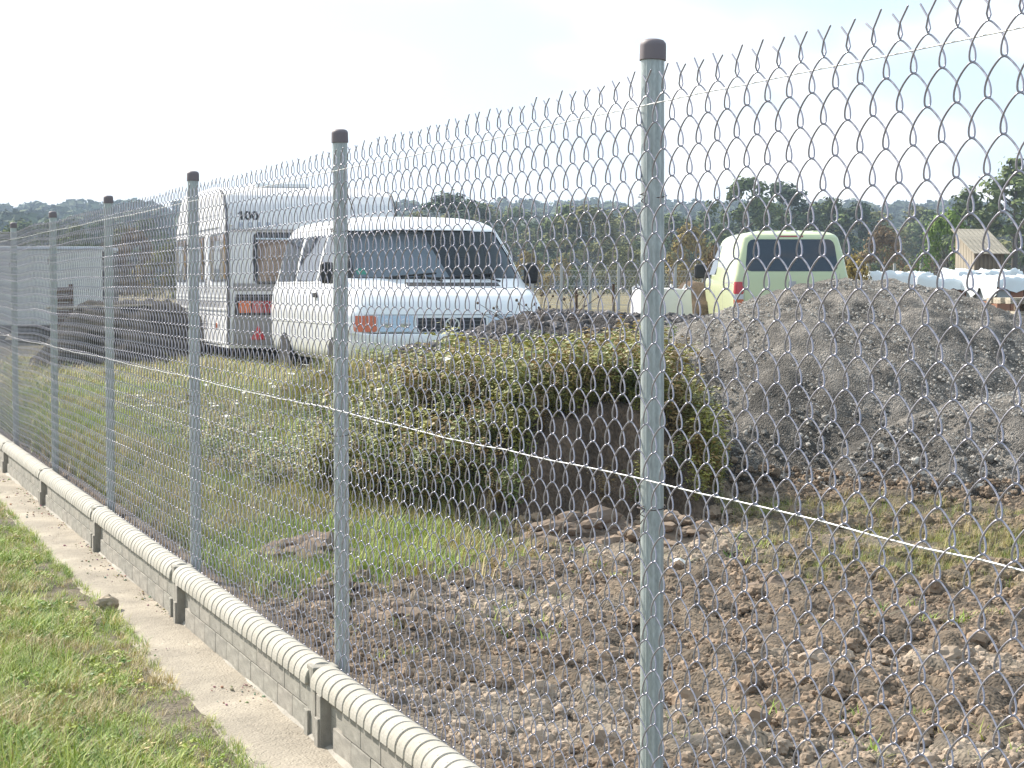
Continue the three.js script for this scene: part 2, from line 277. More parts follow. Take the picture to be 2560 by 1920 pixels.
// ---------------------------------------------------------------- chain-link fence
{
  const f = thing('chain_link_fence', 0, 0, 0);
  tag(f, 'galvanised chain-link wire fence with round steel posts and brown caps', 'fence');
  const p = 0.1095, A = 0.0215, B = 0.0070, WR = 0.0017, Y0 = 0.158, ROWS = 15, PITCH = 0.0411, EM = -0.036;
  const hi = [0, 0.012, 0.035, 0.075, 0.13, 0.19, 0.25, 0.31, 0.37, 0.42, 0.46, 0.485, 0.5, 0.512, 0.535, 0.575, 0.63, 0.69, 0.75, 0.81, 0.87, 0.92, 0.96, 0.985], lo = [0, 0.03, 0.08, 0.16, 0.34, 0.42, 0.47, 0.5, 0.53, 0.58, 0.66, 0.84, 0.92, 0.97];
  // local axes of a strand: z along the fence towards the camera side (image right), x depth (front is -x), y up
  function strand(phase, pts, sides, tip, seed) {
    const q = [], r = rng(seed), push = (t) => {
      const w = t - Math.floor(t), fr = Math.pow((w % 0.5) / 0.5, 1.95);                          // right bend at 0, left bend at 0.5; each run leaves its knot steeply
      const soft = (w < 0.5 ? 1 : -1) * (1 - 2 * fr) * 0.97;
      const dep = (w < 0.5 ? 1 : -1) * Math.pow(Math.abs(Math.sin(w * 2 * Math.PI)), 0.27);     // back going left, front going right
      q.push(V(B * dep, Y0 + p * t, A * soft));
    };
    for (let k = 0; k < ROWS; k++) for (const w of pts) push(k + w + phase);
    const T = ROWS + phase, y = Y0 + p * ROWS + (phase ? 0 : 0);
    // uncoiled cut end above the last knot (knots of both phases sit at the same height)
    const base = phase ? Y0 + p * (ROWS + 0.5) : Y0 + p * ROWS, side = phase ? -1 : 1, k = tip, j = () => (r() - 0.5) * 0.006;
    if (phase) { q.length = q.length; }
    const ey = base - (phase ? p * 0 : 0);
    q.push(V(0, ey, side * A * 0.93));
    const dz = [0.0025, 0.0115, 0.030], dy = [0.009, 0.026, 0.049 * k], dx = [0.75, 1, 0.7];
    for (let i = 0; i < 3; i++) q.push(V(side * B * dx[i], ey + dy[i], side * (A * 0.93 - dz[i] - (i === 2 ? j() : 0))));
    return tube(q, WR, sides);
  }
  // phase 1 strands start half a period lower so that their last bend meets the neighbour's
  const geos = { hi: [0, 1].map((ph) => [1, 0.9, 1.1, 0.82].map((t, i) => strandFor(ph, hi, 5, t, i + 1))), lo: [0, 1].map((ph) => [1, 0.9].map((t, i) => strandFor(ph, lo, 4, t, i + 9))) };
  function strandFor(ph, pts, sides, t, seed) { const g = strand(ph ? 0.5 : 0, pts, sides, t, seed); if (ph) g.translate(0, -p * 0.5, 0); return g; }
  const bent = (() => { const g = geos.hi[0][0].clone(), a = g.attributes.position; for (let i = 0; i < a.count; i++) { const y = a.getY(i), k = clamp((y - (Y0 + p * (ROWS - 0.8))) / 0.07); a.setZ(i, a.getZ(i) + 0.012 * k * k); a.setX(i, a.getX(i) - 0.02 * k * k); } return g; })();
  const r = rng(77), S0 = -1.75, far = []; let n = 0;
  for (let i = 0; i < 470; i++) {
    const s = S0 + i * PITCH, ph = i & 1, y = 0.006 * (fbm(s * 0.9, 4, 0, 2) - 0.5) + 0.010 * Math.sin(s * 2.5) * sstep(5, 12, s), e = EM + 0.006 * (fbm(s * 0.7, 8, 0, 2) - 0.5);
    const pos = fence(s, e, y);
    if (n < 296) { const g = (i === 37 || i === 147) && !ph ? bent : (s < 7.5 ? geos.hi[ph][Math.floor(r() * 4)] : geos.lo[ph][Math.floor(r() * 2)]); const m = part(f, 'wire_strand', g, M.wire); m.position.copy(pos); m.rotation.y = FROT; n++; }
    else { const g = geos.lo[ph][Math.floor(r() * 2)].clone(); g.rotateY(FROT); g.translate(pos.x, pos.y, pos.z); far.push(g); }
  }
  tag(part(f, 'far_wire_mesh', mergeGeometries(far), M.wire), null, null, null, 'stuff');
  // posts
  const pg = new THREE.CylinderGeometry(0.0238, 0.0238, 1.9, 28, 1), seam = new THREE.CylinderGeometry(0.0036, 0.0036, 1.87, 6, 1);
  const capG = new THREE.LatheGeometry([[0.0001, 0.0435], [0.0135, 0.043], [0.0215, 0.0405], [0.0258, 0.035], [0.0266, 0.029], [0.0270, 0.001], [0.0268, 0], [0.0242, 0]].map((q) => new THREE.Vector2(...q)), 30);
  const lean = [[0.0, 0.003], [0.002, 0], [0.004, -0.002], [0.001, 0.003], [-0.002, 0], [0.003, 0], [0, 0.002], [0, 0]];
  for (let k = -1; k < 8; k++) {
    const g = new THREE.Group(); g.name = 'post'; f.add(g); g.position.copy(fence(k * 2.5, 0, 0)); g.rotation.set(lean[(k + 8) % 8][0], FROT + 0.5 + k * 0.4, lean[(k + 8) % 8][1]);
    part(g, 'tube', pg, M.galv).position.y = 0.95; const sm = part(g, 'weld_seam', seam, M.galv); sm.position.set(-0.0215, 0.94, 0.004);
    const c = part(g, 'cap', capG, M.cap); c.position.y = 1.876; c.rotation.z = (k % 2 ? 0.03 : -0.035);
    for (const y of k === 0 ? [1.605, 0.972] : [1.6, 0.95]) {
      const pts = []; for (let i = 0; i <= 16; i++) { const a = i / 16 * 2 * Math.PI + 0.3; pts.push(V(Math.cos(a) * 0.0262 + (Math.abs(i - 8) > 6 ? 0.006 : 0), y + 0.004 * Math.sin(a * 1) - i * 0.0002, Math.sin(a) * 0.0262)); }
      const tw = part(f, 'tie_wire', tube(pts, 0.0011, 5), M.tie); tw.position.copy(fence(k * 2.5, 0, 0)); tw.rotation.y = FROT + 2.6;
      const tail = []; for (let i = 0; i < 8; i++) tail.push(V(-0.034 - 0.006 * Math.sin(i * 2.2), y + 0.004 - i * 0.0035 - (i > 3 ? 0.003 * (i - 3) : 0), 0.026 + 0.006 * Math.cos(i * 2.2)));
      const tl = part(f, 'tie_wire_end', tube(tail, 0.0012, 5), M.tie); tl.position.copy(fence(k * 2.5, 0, 0)); tl.rotation.y = FROT;
    }
  }
  // tension wires woven through the mesh
  const rr = rng(9);
  for (const [y, rad] of [[1.783, 0.0013], [1.03, 0.0017]]) {
    const pts = []; for (let s = S0; s < 17.4; s += 0.16) { const sag = y === 1.03 ? -0.006 * Math.sin(s / 2.5 * Math.PI) ** 2 : -0.004 * Math.sin(s / 2.5 * Math.PI) ** 2; pts.push(fence(s, EM + (rr() - 0.5) * 0.002, y + sag + (rr() - 0.5) * (y === 1.03 ? 0.0045 : 0.002))); }
    part(f, 'tension_wire', tube(pts, rad, 6), M.tension);
  }
}
// ---------------------------------------------------------------- heaps
function heap(name, label, category, x0, x1, d0, d1, n, fn, col, mat, rough) {
  const nx = Math.round((x1 - x0) / n), nd = Math.round((d1 - d0) / n);
  const g = grid(nx, nd, (u, v) => {
    const x = mix(x0, x1, u), d = mix(d0, d1, v), m = fn(x, d), w = sstep(0, 0.12, m);
    const h = groundBase(x, d) + m + w * rough * ((fbm(x * 2.6, d * 2.6, 5, 3) - 0.5) * 1.6 + (fbm(x * 8, d * 8, 6, 3) - 0.5) * 0.9 + (vnoise(x * 23, d * 23, 2) - 0.5) * 0.42) - (1 - w) * 0.14;
    return { p: [x, h, -d], c: col(x, d, m) };
  });
  return tag(solo(name, g, mat), label, category, null, 'thing');
}
heap('earth_mound', 'overgrown brown earth mound with a steep shaded face behind the wire fence', 'mound', -1.5, 1.9, 10, 15, 0.03, earthMound, (x, d) => { const a = fbm(x * 3, d * 3, 3, 4); return [mix(0.20, 0.30, a), mix(0.145, 0.21, a), mix(0.105, 0.15, a)]; }, M.soil, 0.06);
heap('gravel_pile', 'large grey gravel pile in front of the pale green van', 'gravel pile', -0.3, 5.4, 10.8, 17.2, 0.035, gravelPile, (x, d, m) => { const a = fbm(x * 1.3, d * 1.3, 3, 4), b = fbm(x * 9, d * 9, 4, 2), wet = sstep(0.5, 0.62, fbm(x * 1.1 + 5, d * 1.1, 9, 3)) * sstep(0.75, 0.45, m); const k = mix(0.8, 1.2, b) * mix(1, 0.5, wet); return [mix(0.38, 0.47, a) * k, mix(0.355, 0.44, a) * k, mix(0.335, 0.415, a) * k]; }, M.gravel, 0.075);
heap('stone_heap', 'long heap of dark stones in front of the white van', 'stone heap', -2.5, 3.4, 15.3, 18.7, 0.035, stoneHeap, (x, d) => { const a = fbm(x * 6, d * 6, 3, 3); return [mix(0.11, 0.19, a), mix(0.10, 0.17, a), mix(0.10, 0.165, a)]; }, M.gravel, 0.09);
const blob = (cx, cd, rx, rd, h) => (x, d) => lump(x, d, cx, cd, rx, rd, h);
heap('soil_heap', 'brown soil heap left of the pale green van', 'soil heap', 1.2, 5.0, 35, 40, 0.1, blob(3.35, 37.4, 1.1, 1.5, 1.25), (x, d) => { const a = fbm(x * 4, d * 4, 3, 3); return [mix(0.26, 0.36, a), mix(0.18, 0.25, a), mix(0.12, 0.16, a)]; }, M.soil, 0.16);
heap('dark_soil_heap', 'flat dark soil heap left of the caravan', 'soil heap', -9.5, -4.4, 28, 34.5, 0.09, (x, d) => { const a = Math.abs((x + 5.75) / 1.15), b = Math.abs((d - 31) / 2.7); return a < 1 && b < 1 ? 0.90 * Math.min(1, (1 - a ** 3) * 1.1) * Math.min(1, (1 - b ** 4) * 1.1) : 0; }, (x, d) => { const a = fbm(x * 4, d * 4, 3, 3); return [mix(0.05, 0.10, a), mix(0.045, 0.085, a), mix(0.04, 0.075, a)]; }, M.gravel, 0.16);

// loose stones and clods (nobody could count them)
function rock(seed, detail = 1, flat = 0.75) { const g = new THREE.IcosahedronGeometry(1, detail), a = g.attributes.position; for (let i = 0; i < a.count; i++) { const x = a.getX(i), y = a.getY(i), z = a.getZ(i), k = 0.35 + 1.25 * fbm(x * 1.9 + seed * 7, y * 1.9 + 3, z * 1.9 + 5, 3); a.setXYZ(i, x * k, y * k * flat, z * k); } g.computeVertexNormals(); return g; }
function clump(seed, n) { const r = rng(seed), g = []; for (let i = 0; i < n; i++) { const a = r() * 6.28, t = Math.sqrt(r()), y = 0.75 * (1 - t * t) * (0.35 + 0.65 * r()), k = rock(seed + (i % 5), 1, 0.85), q = 0.10 + 0.26 * r() * r(); k.rotateY(r() * 6); k.scale(q, q, q); k.translate(Math.cos(a) * t, y, Math.sin(a) * t * 0.9); g.push(k); } const c = rock(seed + 9, 2, 0.6); c.scale(0.85, 0.85, 0.8); g.push(c); return merge(g); }
function scatter(name, geo, mat, n, seed, place) {   // place(r) -> {p, s, ry, c, tilt} or null
  const r = rng(seed), list = []; let tries = 0; while (list.length < n && tries++ < n * 12) { const q = place(r); if (q) list.push(q); }
  const m = new THREE.InstancedMesh(geo, mat, list.length), o = new THREE.Object3D();
  list.forEach((q, i) => { o.position.set(...q.p); o.rotation.set(q.tx || 0, q.ry || 0, q.tz || 0); if (q.s.length) o.scale.set(...q.s); else o.scale.setScalar(q.s); o.updateMatrix(); m.setMatrixAt(i, o.matrix); m.setColorAt(i, RGB(...q.c)); });
  m.name = numbered(name); m.castShadow = m.receiveShadow = true; m.userData.kind = 'stuff'; scene.add(m); return m;
}
const plain = std({ color: RGB(1, 1, 1), roughness: 1 });
for (let k = 0; k < 3; k++) {
  tag(scatter('soil_clods', rock(k + 1, 2, 0.8), plain, 15000, 100 + k, (r) => { const x = mix(-3.4, 4.6, r()), d = 4.8 + 9 * Math.pow(r(), 1.3), e = fe(x, d); if (e < 0.12 || (cover(x, d) > 0.45 && r() < 0.75) || gravelPile(x, d) > 0.1 || earthMound(x, d) > 0.05) return null; const s = 0.005 + 0.023 * Math.pow(r(), 3.2) + (r() < 0.004 ? 0.03 : 0); const q = 0.6 + 0.5 * r(), c = soilColor(x, d); return { p: [x, surf(x, d) + soilRelief(x, d) * sstep(0.05, 0.5, fe(x, d)) + s * 0.3, -d], s, ry: r() * 6, tx: r(), c: [c[0] * q * 0.9, c[1] * q * 0.84, c[2] * q * 0.8] }; }), 'crumbled brown soil clods on the ground inside the fence');
  tag(scatter('heap_stones', rock(k + 11, 1, 0.8), plain, 5000, 200 + k, (r) => { const x = mix(-2.2, 3.1, r()), d = mix(15.5, 18.2, r()), m = stoneHeap(x, d); if (m < 0.05 || gravelPile(x, d) > m) return null; const s = 0.012 + 0.036 * r() ** 3, q = 0.6 + 1.1 * r() ** 2; return { p: [x, surf(x, d) + 0.03 * (r() - 0.3), -d], s, ry: r() * 6, tx: r() * 3, c: [0.135 * q, 0.122 * q, 0.12 * q] }; }), 'dark broken stones covering the long heap');
  tag(scatter('gravel_stones', rock(k + 21, 1, 0.8), plain, 8000, 300 + k, (r) => { const x = mix(0, 5.2, r()), d = mix(11, 15.5, r()), m = gravelPile(x, d); if (m < 0.02) return null; const low = m < 0.42 && x < 3, s = 0.004 + (low ? 0.024 * r() : 0.007) * r() ** 3, dark = low && r() < 0.7 ? 0.42 : 0.95, q = (0.75 + 0.5 * r()) * dark; return { p: [x, surf(x, d) + 0.03 * (r() - 0.4), -d], s, ry: r() * 6, tx: r() * 3, c: [0.46 * q, 0.425 * q, 0.385 * q] }; }), 'loose grey gravel on the pile');
}
// larger single clods
{
  const list = [[0.78, 9.85, 0.22, 'crumbly brown earth clod just right of the near fence post'], [1.12, 8.5, 0.13, 'rounded brown earth clod in the dry grass right of the near post'], [-0.95, 9.35, 0.27, 'big dark earth clod between the second and third posts'], [-0.72, 8.35, 0.16, 'low dark earth clod left of the second post'], [-0.42, 8.0, 0.20, 'earth clod in bare soil just right of the second post'], [0.35, 10.1, 0.24, 'long earth clod at the foot of the overgrown mound']];
  const cm = [0, 1].map((k) => std({ color: RGB(0.215 - k * 0.04, 0.160 - k * 0.03, 0.118 - k * 0.02), roughness: 1 }));
  list.forEach(([x, d, s, label], i) => { const m = solo('earth_clod', clump(40 + i * 3, 90), cm[i % 2]); m.scale.set(s * 1.3, s * 0.8, s); m.position.set(x, surf(x, d) + soilRelief(x, d) - s * 0.08, -d); m.rotation.y = i * 1.3; tag(m, label, 'clod', null, 'thing'); });
  const ws = solo('pale_stone', rock(61, 2, 0.9), std({ color: RGB(0.72, 0.70, 0.66), roughness: 0.9 })); ws.scale.setScalar(0.032); ws.position.set(0.74, surf(0.74, 9.0) + soilRelief(0.74, 9) + 0.025, -9.0); tag(ws, 'small white stone on soil just right of the near fence post', 'stone', null, 'thing');
  const nearStones = [[-1.42, 9.02, 0.045, 'brown stone at the lawn edge beside the concrete strip']];
  nearStones.forEach(([x, d, s, l]) => { const p = fence(fs(x, d), -0.36); const m = solo('edge_stone', rock(71, 2, 0.8), std({ color: RGB(0.33, 0.27, 0.2), roughness: 1 })); m.scale.setScalar(s); m.position.set(p.x, 0.03, p.z); tag(m, l, 'stone', null, 'thing'); });
}

// ---------------------------------------------------------------- vehicles: bodies lofted from level outlines
function Loft(tbl, opt) {     // rows {y, f, r, w, cf, cr, bow}; +z is the shown end
  const keys = ['f', 'r', 'w', 'cf', 'cr', 'bow'], at = (y) => { let i = 1; while (i < tbl.length - 1 && y > tbl[i].y) i++; const a = tbl[i - 1], b = tbl[i], t = clamp((y - a.y) / (b.y - a.y)), o = {}; for (const k of keys) o[k] = mix(a[k], b[k], t); return o; };
  const front = (x, y, off = 0) => { const q = at(y), ax = Math.abs(x); let l = q.f - q.bow * Math.min(1, ax / q.w) ** 2; const c = Math.min(q.cf, q.w), t = ax - (q.w - c); if (t > 0) l -= c - Math.sqrt(Math.max(0, c * c - t * t)); return V(x, y, l + off); };
  const side = (l, y, sgn = -1, off = 0) => { const q = at(y); let w = q.w; const t = l - (q.f - q.bow - q.cf); if (t > 0) w -= q.cf - Math.sqrt(Math.max(0, q.cf ** 2 - Math.min(t, q.cf) ** 2)); return V(sgn * (w + off), y, l); };
  function outline(y) {
    const q = at(y), P = [], F = 8, C = 7, S = 16, K = 5, B = 4, c = Math.min(q.cf, q.w * 0.98), cr = Math.min(q.cr, q.w * 0.98);
    for (let i = 0; i <= F; i++) { const x = (q.w - c) * i / F; P.push([x, q.f - q.bow * (x / q.w) ** 2]); }
    const fl = q.f - q.bow * ((q.w - c) / q.w) ** 2;
    for (let i = 1; i <= C; i++) { const a = i / C * Math.PI / 2; P.push([q.w - c + c * Math.sin(a), fl - c + c * Math.cos(a)]); }
    const z0 = fl - c, z1 = q.r + cr; for (let i = 1; i <= S; i++) P.push([q.w, mix(z0, z1, i / S)]);
    for (let i = 1; i <= K; i++) { const a = i / K * Math.PI / 2; P.push([q.w - cr + cr * Math.cos(a), q.r + cr - cr * Math.sin(a)]); }
    for (let i = 1; i <= B; i++) P.push([(q.w - cr) * (1 - i / B), q.r]);
    return P;
  }
  function body(ys, skip) {
    const rows = ys.map((y) => { const h = outline(y), full = h.concat(h.slice(0, -1).reverse().map(([x, z]) => [-x, z])); return full; });
    const n = rows[0].length, P = [], I = [];
    rows.forEach((r, j) => r.forEach(([x, z]) => P.push(x, ys[j], z)));
    for (let j = 0; j < rows.length - 1; j++) for (let i = 0; i < n - 1; i++) { if (skip && skip(ys[j], ys[j + 1], rows[j][i], rows[j][i + 1])) continue; const a = j * n + i, b = a + 1, c = a + n, d = c + 1; I.push(a, b, c, b, d, c); }
    const top = P.length / 3, t = rows[rows.length - 1]; P.push(0, ys[ys.length - 1] + 0.004, t.reduce((s, q) => s + q[1], 0) / t.length); const o = (rows.length - 1) * n; for (let i = 0; i < n - 1; i++) I.push(o + i, o + i + 1, top);
    const g = new THREE.BufferGeometry(); g.setAttribute('position', new THREE.Float32BufferAttribute(P, 3)); g.setAttribute('uv', new THREE.Float32BufferAttribute(new Float32Array(P.length / 3 * 2), 2)); g.setIndex(I); g.computeVertexNormals(); return g;
  }
  // raised patch on the body: corners in (a, y): bl, br, tr, tl
  function patch(fn, bl, br, tr, tl, o = {}) {
    const nx = o.nx || 14, ny = o.ny || 10, rad = o.r || 0, off = o.off ?? 0.006, W = Math.abs(br[0] - bl[0]) || 1, Hh = Math.abs(tl[1] - bl[1]) || 1;
    const P = [], I = [], uv = []; const pt = (u, v, f) => { const a = mix(mix(bl[0], br[0], u), mix(tl[0], tr[0], u), v), y = mix(mix(bl[1], br[1], u), mix(tl[1], tr[1], u), v); return fn(a, y, f); };
    const U = (v) => { let ins = 0; const dv = Math.min(v, 1 - v) * Hh; if (dv < rad) ins = (rad - Math.sqrt(Math.max(0, rad * rad - (rad - dv) ** 2))) / W; return ins; };
    const rowsV = []; for (let j = 0; j <= ny; j++) { let v = j / ny; if (rad) { v = 0.5 - 0.5 * Math.cos(Math.PI * v); } rowsV.push(v); }
    for (const v of rowsV) for (let i = 0; i <= nx; i++) { const ins = U(v), u = mix(ins, 1 - ins, i / nx), p = pt(u, v, off + (o.wave ? o.wave * Math.sin(u * (o.waves || 30)) : 0)); P.push(p.x, p.y, p.z); uv.push(u, v); }
    for (let j = 0; j < ny; j++) for (let i = 0; i < nx; i++) { const a = j * (nx + 1) + i, b = a + 1, c = a + nx + 1, d = c + 1; I.push(a, b, c, b, d, c); }
    const skirt = []; for (let i = 0; i <= nx; i++) skirt.push(i); for (let j = 1; j <= ny; j++) skirt.push(j * (nx + 1) + nx); for (let i = nx - 1; i >= 0; i--) skirt.push(ny * (nx + 1) + i); for (let j = ny - 1; j > 0; j--) skirt.push(j * (nx + 1));
    const base = P.length / 3; for (const k of skirt) { const j = Math.floor(k / (nx + 1)), i = k % (nx + 1), v = rowsV[j], ins = U(v), u = mix(ins, 1 - ins, i / nx), p = pt(u, v, -0.012); P.push(p.x, p.y, p.z); uv.push(u, v); const q = pt(u, v, off); P.push(q.x, q.y, q.z); uv.push(u, v); }
    if (!o.noSkirt) for (let k = 0; k < skirt.length; k++) { const a = base + k * 2, b = base + ((k + 1) % skirt.length) * 2; I.push(a, b, a + 1, b, b + 1, a + 1); }
    const g = new THREE.BufferGeometry(); g.setAttribute('position', new THREE.Float32BufferAttribute(P, 3)); g.setAttribute('uv', new THREE.Float32BufferAttribute(uv, 2)); g.setIndex(I); g.computeVertexNormals(); return g;
  }
  const rectF = (x0, x1, y0, y1, o) => patch(front, [x0, y0], [x1, y0], [x1, y1], [x0, y1], o);
  const rectS = (l0, l1, y0, y1, o, sg = -1) => patch((l, y, f) => side(l, y, sg, f), [l0, y0], [l1, y0], [l1, y1], [l0, y1], o);
  return { at, front, side, body, patch, rectF, rectS };
}
function wheel(parent, x, z, R, w) {
  const g = new THREE.Group(); g.name = 'wheel'; g.position.set(x, R, z); parent.add(g);
  const t = new THREE.LatheGeometry([[R * 0.62, -w / 2], [R * 0.93, -w / 2], [R, -w / 2 + 0.03], [R, w / 2 - 0.03], [R * 0.93, w / 2], [R * 0.62, w / 2]].map((q) => new THREE.Vector2(...q)), 28); t.rotateZ(Math.PI / 2); part(g, 'tyre', t, M.rubber);
  const c = new THREE.LatheGeometry([[0.001, w * 0.3], [R * 0.25, w * 0.32], [R * 0.32, w * 0.2], [R * 0.55, w * 0.22], [R * 0.64, w * 0.48], [R * 0.64, -w * 0.48]].map((q) => new THREE.Vector2(...q)), 24); c.rotateZ(x < 0 ? Math.PI / 2 : -Math.PI / 2); part(g, 'rim', c, M.rim);
}
const ys = (...seg) => { const o = []; for (const [a, b, n] of seg) for (let i = 0; i <= n; i++) { const v = mix(a, b, i / n); if (!o.length || v - o[o.length - 1] > 1e-4) o.push(v); } return o; };

{ // white van, nose towards the camera
  const T = [
    { y: 0.34, f: -0.14, r: -4.62, w: 0.96, cf: 0.30, cr: 0.10, bow: 0.07 }, { y: 0.42, f: -0.04, r: -4.68, w: 1.03, cf: 0.32, cr: 0.12, bow: 0.07 }, { y: 0.55, f: 0, r: -4.7, w: 1.055, cf: 0.32, cr: 0.12, bow: 0.07 },
    { y: 0.67, f: -0.01, r: -4.7, w: 1.06, cf: 0.31, cr: 0.12, bow: 0.07 }, { y: 0.70, f: -0.075, r: -4.7, w: 1.06, cf: 0.15, cr: 0.12, bow: 0.07 }, { y: 0.90, f: -0.125, r: -4.7, w: 1.065, cf: 0.17, cr: 0.12, bow: 0.07 },
    { y: 1.02, f: -0.20, r: -4.69, w: 1.06, cf: 0.27, cr: 0.12, bow: 0.08 }, { y: 1.13, f: -0.33, r: -4.68, w: 1.05, cf: 0.27, cr: 0.12, bow: 0.09 }, { y: 1.22, f: -0.52, r: -4.67, w: 1.03, cf: 0.25, cr: 0.12, bow: 0.10 }, { y: 1.27, f: -0.66, r: -4.66, w: 1.015, cf: 0.22, cr: 0.12, bow: 0.10 },
    { y: 1.30, f: -0.70, r: -4.65, w: 1.0, cf: 0.16, cr: 0.12, bow: 0.12 }, { y: 1.55, f: -0.98, r: -4.60, w: 0.945, cf: 0.15, cr: 0.13, bow: 0.13 }, { y: 1.80, f: -1.27, r: -4.52, w: 0.865, cf: 0.16, cr: 0.15, bow: 0.14 },
    { y: 1.85, f: -1.36, r: -4.48, w: 0.83, cf: 0.2, cr: 0.16, bow: 0.14 }, { y: 1.90, f: -1.50, r: -4.40, w: 0.755, cf: 0.26, cr: 0.2, bow: 0.14 }, { y: 1.935, f: -1.74, r: -4.25, w: 0.60, cf: 0.3, cr: 0.25, bow: 0.14 }, { y: 1.952, f: -2.1, r: -3.95, w: 0.36, cf: 0.25, cr: 0.2, bow: 0.1 }, { y: 1.958, f: -2.5, r: -3.4, w: 0.12, cf: 0.1, cr: 0.1, bow: 0.03 }];
  for (const q of T) if (q.y > 1.3) q.y = 1.3 + (q.y - 1.3) * 1.19;
  const L = Loft(T), ang = 18 * Math.PI / 180, X0 = -1.70, D0 = 23, gy = 0.2;
  // near left corner of the nose at (X0, D0)
  const ox = -1.02, oz = -0.25, v = thing('white_van', X0 - (ox * Math.cos(ang) + oz * Math.sin(ang)), gy, -(D0) - (-ox * Math.sin(ang) + oz * Math.cos(ang)), ang);
  tag(v, 'white delivery van with orange indicators parked nose-on behind the dark stone heap', 'van');
  v.scale.x = 1.11;
  const glassTop = 1.88, glassBot = 1.315, RT = T[T.length - 1].y;
  const b = part(v, 'body', L.body(ys([0.34, 0.42, 2], [0.42, 0.67, 4], [0.67, 0.70, 2], [0.70, 1.30, 18], [1.30, glassBot, 1], [glassBot, glassTop, 10], [glassTop, RT, 14]), (y0, y1, p, q) => { if (y0 < glassBot - 1e-3 || y1 > glassTop + 1e-3) return false; const r = L.at((y0 + y1) / 2); return p[1] > r.f - r.bow - 0.12 && q[1] > r.f - r.bow - 0.12 && Math.max(Math.abs(p[0]), Math.abs(q[0])) < r.w - 0.035; }), M.white);
  const W = (y) => L.at(y).w - 0.045;
  part(v, 'windscreen', L.patch(L.front, [-W(glassBot), glassBot], [W(glassBot), glassBot], [W(glassTop), glassTop], [-W(glassTop), glassTop], { off: 0.004, r: 0.06, nx: 28, noSkirt: true }), M.pane);
  // black seal round the screen
  { const q = []; for (const [x, y] of [[-1, 0], [1, 0], [1, 1], [-1, 1], [-1, 0]].flatMap((c, i, a) => i < 4 ? [0, 0.25, 0.5, 0.75].map((t) => [mix(c[0], a[i + 1][0], t), mix(c[1], a[i + 1][1], t)]) : [c])) { const yy = mix(glassBot + 0.002, glassTop - 0.002, y); q.push(L.front(x * W(yy), yy, 0.006)); } part(v, 'windscreen_seal', tube(q, 0.014, 6), M.black); }
  // inside
  part(v, 'dashboard', rbox(1.7, 0.25, 0.5, 0.06, 0, 1.16, -1.05), M.darkgrey);
  part(v, 'cabin_lining', merge([box(1.86, 0.02, 3, 0, 1.0, -2.6), box(1.8, 0.9, 0.02, 0, 1.4, -2.75)]), std({ color: RGB(0.28, 0.28, 0.29), roughness: 0.9 }));
  for (const sx of [-0.45, 0.45]) part(v, 'seat', merge([rbox(0.5, 0.62, 0.16, 0.06, sx, 1.28, -2.0), rbox(0.28, 0.2, 0.1, 0.05, sx, 1.68, -2.03)]), std({ color: RGB(0.05, 0.055, 0.075), roughness: 0.9 }));
  const sw = new THREE.TorusGeometry(0.19, 0.016, 8, 28); sw.rotateX(-0.9); sw.translate(0.45, 1.32, -1.38); part(v, 'steering_wheel', sw, M.black);
  const shade = grid(12, 6, (u, w) => ({ p: [mix(-0.80, mix(0.22, 0.02, w), u), mix(1.33, 1.85, w), mix(-1.02, -1.42, w) - 0.12 * Math.pow(Math.abs(mix(-0.8, 0.2, u)), 2)] })); part(v, 'sun_shade', shade, std({ color: RGB(0.24, 0.245, 0.25), roughness: 0.8, side: THREE.DoubleSide }));
  part(v, 'windscreen_sticker', L.rectF(-0.83, -0.73, 1.36, 1.43, { off: -0.002, noSkirt: true, nx: 2, ny: 2 }), std({ color: RGB(0.02, 0.28, 0.16), roughness: 0.6, side: THREE.DoubleSide }));
  for (const [x, t] of [[-0.2, 0.55], [0.45, 0.6]]) part(v, 'wiper', merge([bar(L.front(x - 0.3, 1.33, 0.03), L.front(x + 0.2, 1.375, 0.03), 0.012), bar(L.front(x + 0.25, 1.285, 0.02), L.front(x - 0.05, 1.36, 0.035), 0.01)]), M.black);
  // nose
  part(v, 'cowl_vent', L.rectF(-0.36, 0.66, 1.225, 1.268, { off: 0.004 }), M.darkgrey);
  for (let i = 0; i < 9; i++) part(v, 'vent_slat', L.rectF(-0.35 + i * 0.112, -0.35 + i * 0.112 + 0.09, 1.232, 1.262, { off: 0.009, nx: 2, ny: 2 }), M.black);
  for (const sg of [-1, 1]) {
    const R = (x0, x1, y0, y1, o) => L.rectF(Math.min(sg * x0, sg * x1), Math.max(sg * x0, sg * x1), y0, y1, o);
    part(v, 'headlight', R(0.40, 0.77, 0.712, 0.892, { off: 0.014, r: 0.02 }), M.lamp);
    for (const cx of [0.49, 0.67]) { const bowl = new THREE.SphereGeometry(0.062, 16, 10); bowl.scale(1, 1, 0.3); const q = L.front(sg * cx, 0.80, 0.012); bowl.translate(q.x, q.y, q.z); part(v, 'headlight_bowl', bowl, M.lamp); }
    part(v, 'indicator', R(0.785, 1.05, 0.712, 0.892, { off: 0.012, r: 0.03 }), M.orange);
    for (let i = 0; i < 5; i++) part(v, 'bumper_vent', R(0.83, 0.96, 0.47 + i * 0.036, 0.487 + i * 0.036, { off: 0.003, nx: 5, ny: 2 }), M.black);
    const mir = new THREE.Group(); mir.name = 'door_mirror'; v.add(mir); mir.position.set(sg * 1.12, 1.38, -0.98);
    part(mir, 'housing', rbox(0.15, 0.25, 0.12, 0.045), M.black); part(mir, 'arm', rbox(0.14, 0.05, 0.07, 0.02, -sg * 0.1, -0.1, 0), M.black); part(mir, 'mirror_glass', rbox(0.12, 0.2, 0.01, 0.004, 0, 0, -0.068), M.lamp);
